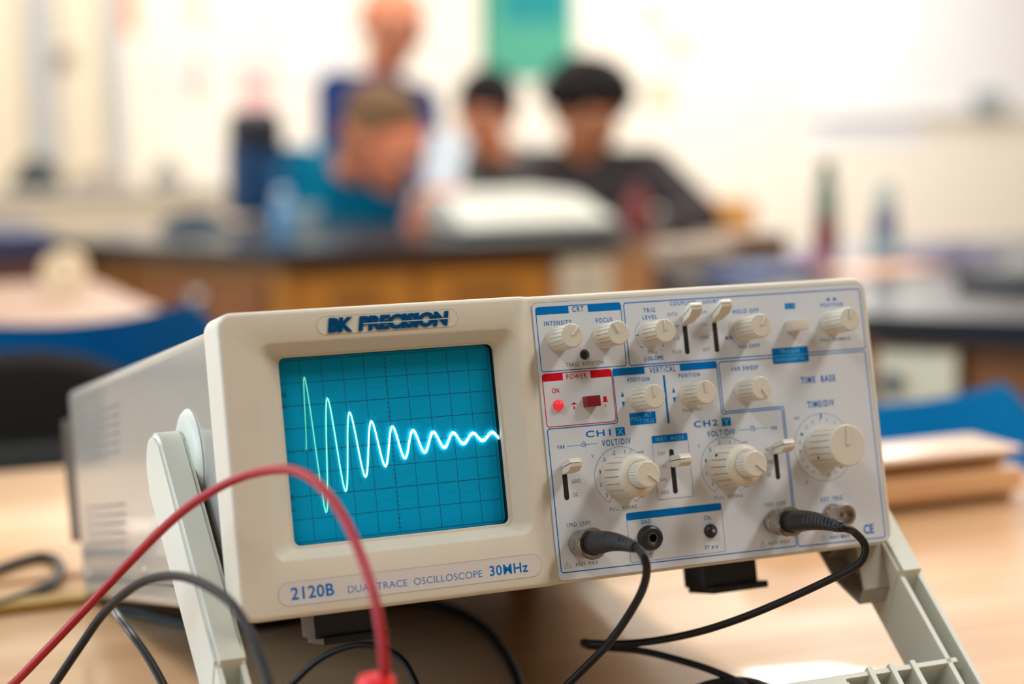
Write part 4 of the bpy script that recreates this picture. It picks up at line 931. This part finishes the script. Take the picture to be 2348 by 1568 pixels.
# white instrument case
q0, q1 = on(1050, 528, TZ), on(1418, 524, TZ); yy = 3.0
q0, q1 = ony(1062, 500, yy), ony(1412, 500, yy)
ic = empty('instrument_case', ((q0.x + q1.x) / 2, yy + .16, TZ)); tag(ic, 'off-white instrument case lying on the black island worktop', 'instrument')
hx = (q1.x - q0.x) / 2
M['offwhite'] = mat('off white enamel', (.58, .58, .51), .5)
bm = bmesh.new(); box(bm, -hx, hx, -.16, .16, .006, .076, .012, 3)
for v in bm.verts:
    if v.co.z > .04 and v.co.x > 0: v.co.x -= .055 * (v.co.z - .04) / .036
    if v.co.z > .04 and v.co.y < 0: v.co.y += .085
obj('case_body', bm, 'offwhite', ic)
bm = bmesh.new(); box(bm, -hx + .03, hx - .08, .15, .168, .015, .066, .004); obj('front_panel', bm, 'case', ic)
for sx in (-1, 1):
    for sy in (-1, 1):
        bm = bmesh.new(); lathe(bm, [(0, .012), (.0062, .012)], (sx * (hx - .03), sy * .12, 0), (0, 0, 1), 16); obj('foot', bm, 'black', ic)
lath_thing('bottle', 1462, 540, [(0, .026), (.004, .029), (.065, .029), (.08, .018), (.09, .012), (.095, .012)], mat('dark red plastic', (.17, .015, .015), .4), 'dark red bottle beside the white instrument case', 'bottle', [('cap', [(.094, .014), (.108, .012), (.11, .006)], mat('red brown cap', (.16, .03, .03), .4))])
lath_thing('bottle', 650, 552, [(0, .024), (.004, .026), (.06, .026), (.078, .018), (.085, .012), (.092, .012)], mat('pale blue glint', (.11, .26, .44), .25), 'bottle in the pale blue of a blurred glint, near the front edge of the island bench', 'bottle', [('cap', [(.091, .014), (.105, .013), (.108, .006)], mat('grey cap', (.45, .52, .55), .4))])  # pale blue paints the blurred glint of clear glass into the bottle
t = lath_thing('glint_cup', 705, 528, [(0, .026), (.003, .028), (.05, .030), (.052, .028), (.006, .025)], mat('grey glint', (.30, .37, .39), .25), 'small grey cup shape standing in for a blurred glint, right of the pale blue bottle', 'glint_cup')  # added cup shape in place of a blurred grey glint on glass
# paper held up by the leaning person
hq = at(1028, 352, 4.08); pp = empty('paper_sheet', tuple(at(1005, 420, 4.08))); tag(pp, 'white sheet of paper held up beside the leaning person', 'paper')
bm = bmesh.new(); g = []
for i in range(9):
    row = []
    for j in range(9):
        u_, v_ = i / 8, j / 8; a = at(985, 300, 4.10).lerp(at(1075, 312, 4.06), u_); b = at(968, 425, 4.085).lerp(at(1052, 432, 4.05), u_); q = a.lerp(b, v_) + Vector((0, .012 * math.sin(PI * u_), 0)); row.append(bm.verts.new(q - pp.location))
    g.append(row)
fs = [bm.faces.new((g[i][j], g[i + 1][j], g[i + 1][j + 1], g[i][j + 1])) for i in range(8) for j in range(8)]
bmesh.ops.solidify(bm, geom=fs, thickness=.0006); obj('sheet', bm, mat('white paper', (.85, .88, .92), .6), pp)
# navy backpack on the bench
bp_ = at(592, 400, 4.7); bg = empty('backpack', (bp_.x, bp_.y, TZ)); tag(bg, 'navy backpack with black top standing on the bench at left of the people', 'backpack')
bm = bmesh.new(); box(bm, -.07, .066, -.05, .06, 0, .19, .03, 4); obj('bag_body', bm, mat('navy nylon', (.004, .045, .13), .6), bg)
bm = bmesh.new(); box(bm, -.068, .058, -.055, .055, .15, .265, .04, 4); obj('top_flap', bm, mat('black nylon', (.014, .014, .022), .6), bg)
bm = bmesh.new(); box(bm, .02, .058, -.068, -.045, .02, .12, .012, 3); obj('side_pocket', bm, mat('bright blue nylon', (.0, .13, .30), .5), bg)
# small dark clutter at the left
def heap(name, px, py, w, h, d, col, label, cat, z=TZ, y=None):
    q = on(px, py, z) if y is None else ony(px, py, y); t = empty(name, (q.x, q.y, z)); tag(t, label, cat)
    bm = bmesh.new(); n = 24
    loft(bm, [[(w / 2 * k * math.cos(2 * PI * i / n), d / 2 * k * math.sin(2 * PI * i / n), zz) for i in range(n)] for k, zz in ((.96, 0), (1, h * .12), (.9, h * .45), (.62, h * .8), (.25, h))]); obj('body', bm, mat(name + ' cloth', col, .7, var=.2), t)
    bm = bmesh.new(); tube(bm, spline([(-w * .2, -d * .2, h * .72), (-w * .05, -d * .24, h * .95), (w * .1, -d * .2, h * .8)], 5), .004, 8); obj('strap', bm, mat(name + ' strap', tuple(c * .6 for c in col), .6), t)
    return t
heap('pouch', 445, 531, .17, .045, .10, (.020, .045, .075), 'low dark blue pouch on the island bench', 'pouch')

# ---------------------------------------------------------------- things on the corner bench
lath_thing('spray_bottle', 1893, 600, [(0, .020), (.003, .0225), (.075, .0225), (.078, .020)], mat('maroon label plastic', (.22, .05, .05), .4), 'dark bottle with green top and maroon base on the corner bench', 'bottle', [('upper_body', [(.078, .021), (.125, .0205), (.14, .016), (.152, .012)], mat('grey green plastic', (.16, .20, .15), .4)), ('cap', [(.1515, .014), (.175, .013), (.178, .008)], mat('dark green cap', (.03, .06, .045), .4))])
lath_thing('bottle', 2028, 600, [(0, .024), (.003, .0265), (.05, .0265), (.053, .0235)], mat('grey teal plastic', (.30, .38, .40), .4), 'slim bottle with violet band on the corner bench', 'bottle', [('band', [(.053, .0215), (.085, .0215)], mat('violet band', (.11, .10, .24), .4)), ('neck', [(.0852, .019), (.125, .017), (.14, .010)], mat('grey green neck', (.38, .42, .38), .4))])
def slab_thing(name, px, py, w, d, h, rz, col, label, cat, part_name='cover', z=TZ, rough=.5):
    q = on(px, py, z); t = empty(name, (q.x, q.y, z), (0, 0, rz)); tag(t, label, cat)
    bm = bmesh.new(); box(bm, -w / 2, w / 2, -d / 2, d / 2, 0, h, min(h * .2, .004), 2); obj(part_name, bm, mat(name + ' ' + part_name, col, rough, var=.1), t); return t
bk_ = slab_thing('book', 1735, 634, .17, .11, .016, .5, (.02, .055, .17), 'dark blue book lying on the corner bench behind the oscilloscope', 'book')
bm = bmesh.new(); box(bm, -.082, .086, -.051, .051, .003, .013); obj('pages', bm, mat('book pages', (.6, .58, .5), .8), bk_)
slab_thing('folder', 2010, 622, .20, .13, .006, .3, (.62, .36, .24), 'salmon paper folder lying below the two bottles', 'folder')
slab_thing('box', 1690, 590, .16, .10, .045, .2, (.20, .12, .075), 'brown cardboard box on the corner bench', 'box', 'carton')
slab_thing('box', 1590, 604, .13, .09, .04, -.1, (.38, .29, .22), 'greyish tan cardboard box left of the brown box', 'box', 'carton')
heap('pouch', 1855, 622, .09, .035, .06, (.30, .18, .26), 'mauve pouch lying in front of the green-topped bottle', 'pouch')
heap('cloth_bag', 2180, 600, .22, .035, .12, (.16, .14, .20), 'flat grey violet cloth bag right of the slim bottle', 'bag')
slab_thing('tray', 2330, 652, .16, .12, .022, .4, (.02, .022, .024), 'black tray at the right end of the corner bench', 'tray', 'tray_body')
q = on(150, 672, TZ)  # made-up cream disc, its colour stands for an out-of-focus highlight
tp_ = empty('highlight_disc', (q.x, q.y, TZ)); tag(tp_, 'cream disc standing in for a blurred highlight on the far left wooden table', 'highlight stand-in')
bm = bmesh.new(); lathe(bm, [(-.014, .016), (-.014, .034), (.014, .034), (.014, .016), (-.014, .016)], (0, 0, .034), (.39, .91, 0), 36, cap=False); obj('highlight_rim', bm, mat('cream highlight', (.86, .66, .40), .4), tp_)
bm = bmesh.new(); lathe(bm, [(-.0138, .002), (-.0138, .0158), (.0138, .0158), (.0138, .002)], (0, 0, .034), (.39, .91, 0), 24); obj('core', bm, mat('highlight core', (.75, .60, .40), .6), tp_)

# ---------------------------------------------------------------- back wall
def wall_rect(name, px0, py0, px1, py1, col, label, cat, th=.004, y=None, part_name='sheet', rough=.6):
    y = y or (Y1 - .001); a, b = ony(px0, py0, y), ony(px1, py1, y); x0, x1 = sorted((a.x, b.x)); z0, z1 = sorted((a.z, b.z))
    t = empty(name, ((x0 + x1) / 2, y, z0)); tag(t, label, cat)
    bm = bmesh.new(); box(bm, -(x1 - x0) / 2, (x1 - x0) / 2, -th, 0, 0, z1 - z0); obj(part_name, bm, mat(name + ' ' + part_name, col, rough, var=.03), t); return t, x1 - x0, z1 - z0
t, w, hgt = wall_rect('poster', 1098, -260, 1318, 182, (.07, .36, .26), 'green poster on the back wall above the dark-haired people', 'poster')
bm = bmesh.new(); box(bm, -w * .28, w * .42, -.0055, -.0042, hgt * .30, hgt * .9); obj('poster_panel', bm, mat('poster teal', (.0, .24, .26), .6), t)
bm = bmesh.new(); box(bm, -w * .5, -w * .44, -.0055, -.0042, hgt * .0, hgt * 1.0); obj('poster_border', bm, mat('poster dark green', (.06, .22, .10), .6), t)
t, w, hgt = wall_rect('whiteboard', 1842, -400, 2700, 245, (.90, .91, .94), 'large whiteboard on the back wall at right', 'whiteboard', .02, part_name='board', rough=.3)
bm = bmesh.new(); box(bm, -w / 2 - .012, w / 2, -.024, 0, -.02, -.0005); box(bm, -w / 2 - .012, -w / 2 - .0005, -.024, 0, 0, hgt); obj('board_frame', bm, mat('board frame grey', (.78, .76, .72), .4), t)
bm = bmesh.new(); box(bm, -w / 2 + .1, w / 2 - .1, -.045, -.025, -.018, -.012); obj('pen_tray', bm, mat('tray grey', (.80, .79, .77), .4), t)
wall_rect('eraser', 2228, 212, 2295, 262, (.30, .36, .38), 'grey eraser at the lower edge of the whiteboard', 'eraser', .03, Y1 - .026, 'felt')
wall_rect('paper_notice', 1845, 258, 2115, 330, (.84, .88, .95), 'bluish white paper strip below the whiteboard', 'notice')
for i, (a, b, c, d, col, lb) in enumerate(((548, 150, 628, 258, (.80, .50, .48), 'pink notice on the back wall left of the standing person'), (330, 120, 420, 225, (.80, .75, .74), 'pale grey notice beside the tall wall cupboard'), (655, 20, 790, 190, (.84, .82, .84), 'white notice left of the standing person head'), (430, 130, 470, 230, (.58, .50, .46), 'narrow taupe notice between pale and pink notices'), (245, -60, 318, 78, (.85, .36, .20), 'orange notice at the top left of the wall'), (425, -40, 470, 60, (.80, .76, .50), 'pale yellow notice near the top of the wall'), (1470, 10, 1520, 60, (.72, .55, .35), 'tan notice near the top right of the poster'), (1525, 75, 1590, 125, (.70, .58, .42), 'small tan notice right of the curly hair, upper one'), (1485, 180, 1540, 250, (.74, .55, .38), 'small tan notice right of the curly hair, lower one'))):
    wall_rect('paper_notice', a, b, c, d, col, lb, 'notice')
# cupboards at the back left
a, b = ony(-260, 430, Y1 - .32), ony(300, 430, Y1 - .32)
cu = empty('cupboard', ((a.x + b.x) / 2, Y1 - .16, 0)); tag(cu, 'tall cream cupboard with grey uprights against the back wall', 'cupboard')
w = b.x - a.x; M['cupboard'] = mat('cream cupboard paint', (.72, .62, .47), .55); M['upright'] = mat('grey upright', (.46, .46, .46), .5)
bm = bmesh.new(); box(bm, -w / 2, w / 2, -.14, .158, 0, 2.1); obj('carcass', bm, 'cupboard', cu)
def lx(px): return ony(px, 300, Y1 - .32).x - cu.location.x
for p0, p1 in ((-240, 62), (138, 242)):
    bm = bmesh.new(); box(bm, lx(p0), lx(p1), -.16, -.141, .12, 2.05, .004); dr = obj('cupboard_door', bm, 'cupboard', cu)
    if p0 > 0:
        qz = ony(152, 132, Y1 - .32); bm = bmesh.new(); lathe(bm, [(0, .012), (.012, .012), (.014, .035), (.022, .035), (.026, .02)], (lx(152), -.16, qz.z), (0, -1, 0), 24); obj('door_knob', bm, mat('dull grey handle', (.20, .18, .15), .5), dr)
for p0, p1 in ((68, 132), (248, 292)):
    bm = bmesh.new(); box(bm, lx(p0), lx(p1), -.165, -.141, .1, 2.1, .004); obj('upright', bm, 'upright', cu)
# low counter along the back wall with clutter
a, b = ony(-500, 480, Y1 - .5), ony(560, 480, Y1 - .5)
co = empty('counter', ((a.x + b.x) / 2, Y1 - .60, 0)); tag(co, 'pale counter along the back wall in front of the cupboard', 'counter'); w = b.x - a.x
zc = ony(200, 440, Y1 - .85).z
bm = bmesh.new(); box(bm, -w / 2, w / 2, -.25, .25, zc - .03, zc, .004); obj('worktop', bm, mat('grey beige worktop', (.46, .43, .37), .4), co)
bm = bmesh.new(); box(bm, -w / 2 + .02, w / 2 - .02, -.22, .25, .1, zc - .0302); obj('cabinet', bm, 'cupboard', co)
bm = bmesh.new(); box(bm, -w / 2 + .04, w / 2 - .04, -.17, .25, 0, .0998); obj('plinth', bm, 'trim', co)
for i, (px, wd_, hh_, col, lb) in enumerate(((85, .20, .13, (.035, .042, .042), 'dark peaked pouch on the pale back counter'), (235, .24, .075, (.26, .21, .18), 'flat brown bag on the pale back counter'), (385, .13, .10, (.22, .21, .19), 'small grey brown bag on the pale back counter'))):
    heap('pouch' if i == 0 else 'cloth_bag', px, 430, wd_, hh_, .16, col, lb, 'bag', zc, Y1 - .62)
# orange chair behind the curly-haired person
oc = at(1640, 500, 5.4)
t = empty('wooden_box', (oc.x, oc.y, 0)); tag(t, 'orange wooden storage box on legs beyond the dark grey elbow', 'box')
bm = bmesh.new(); box(bm, -.075, .075, -.1, .1, .55, oc.z + .055, .01); obj('box_body', bm, mat('orange wood', (.68, .33, .08), .5), t)
for sx in (-1, 1):
    for sy in (-1, 1):
        bm = bmesh.new(); box(bm, sx * .06 - .012, sx * .06 + .012, sy * .085 - .012, sy * .085 + .012, 0, .55); obj('leg', bm, 'oak', t)
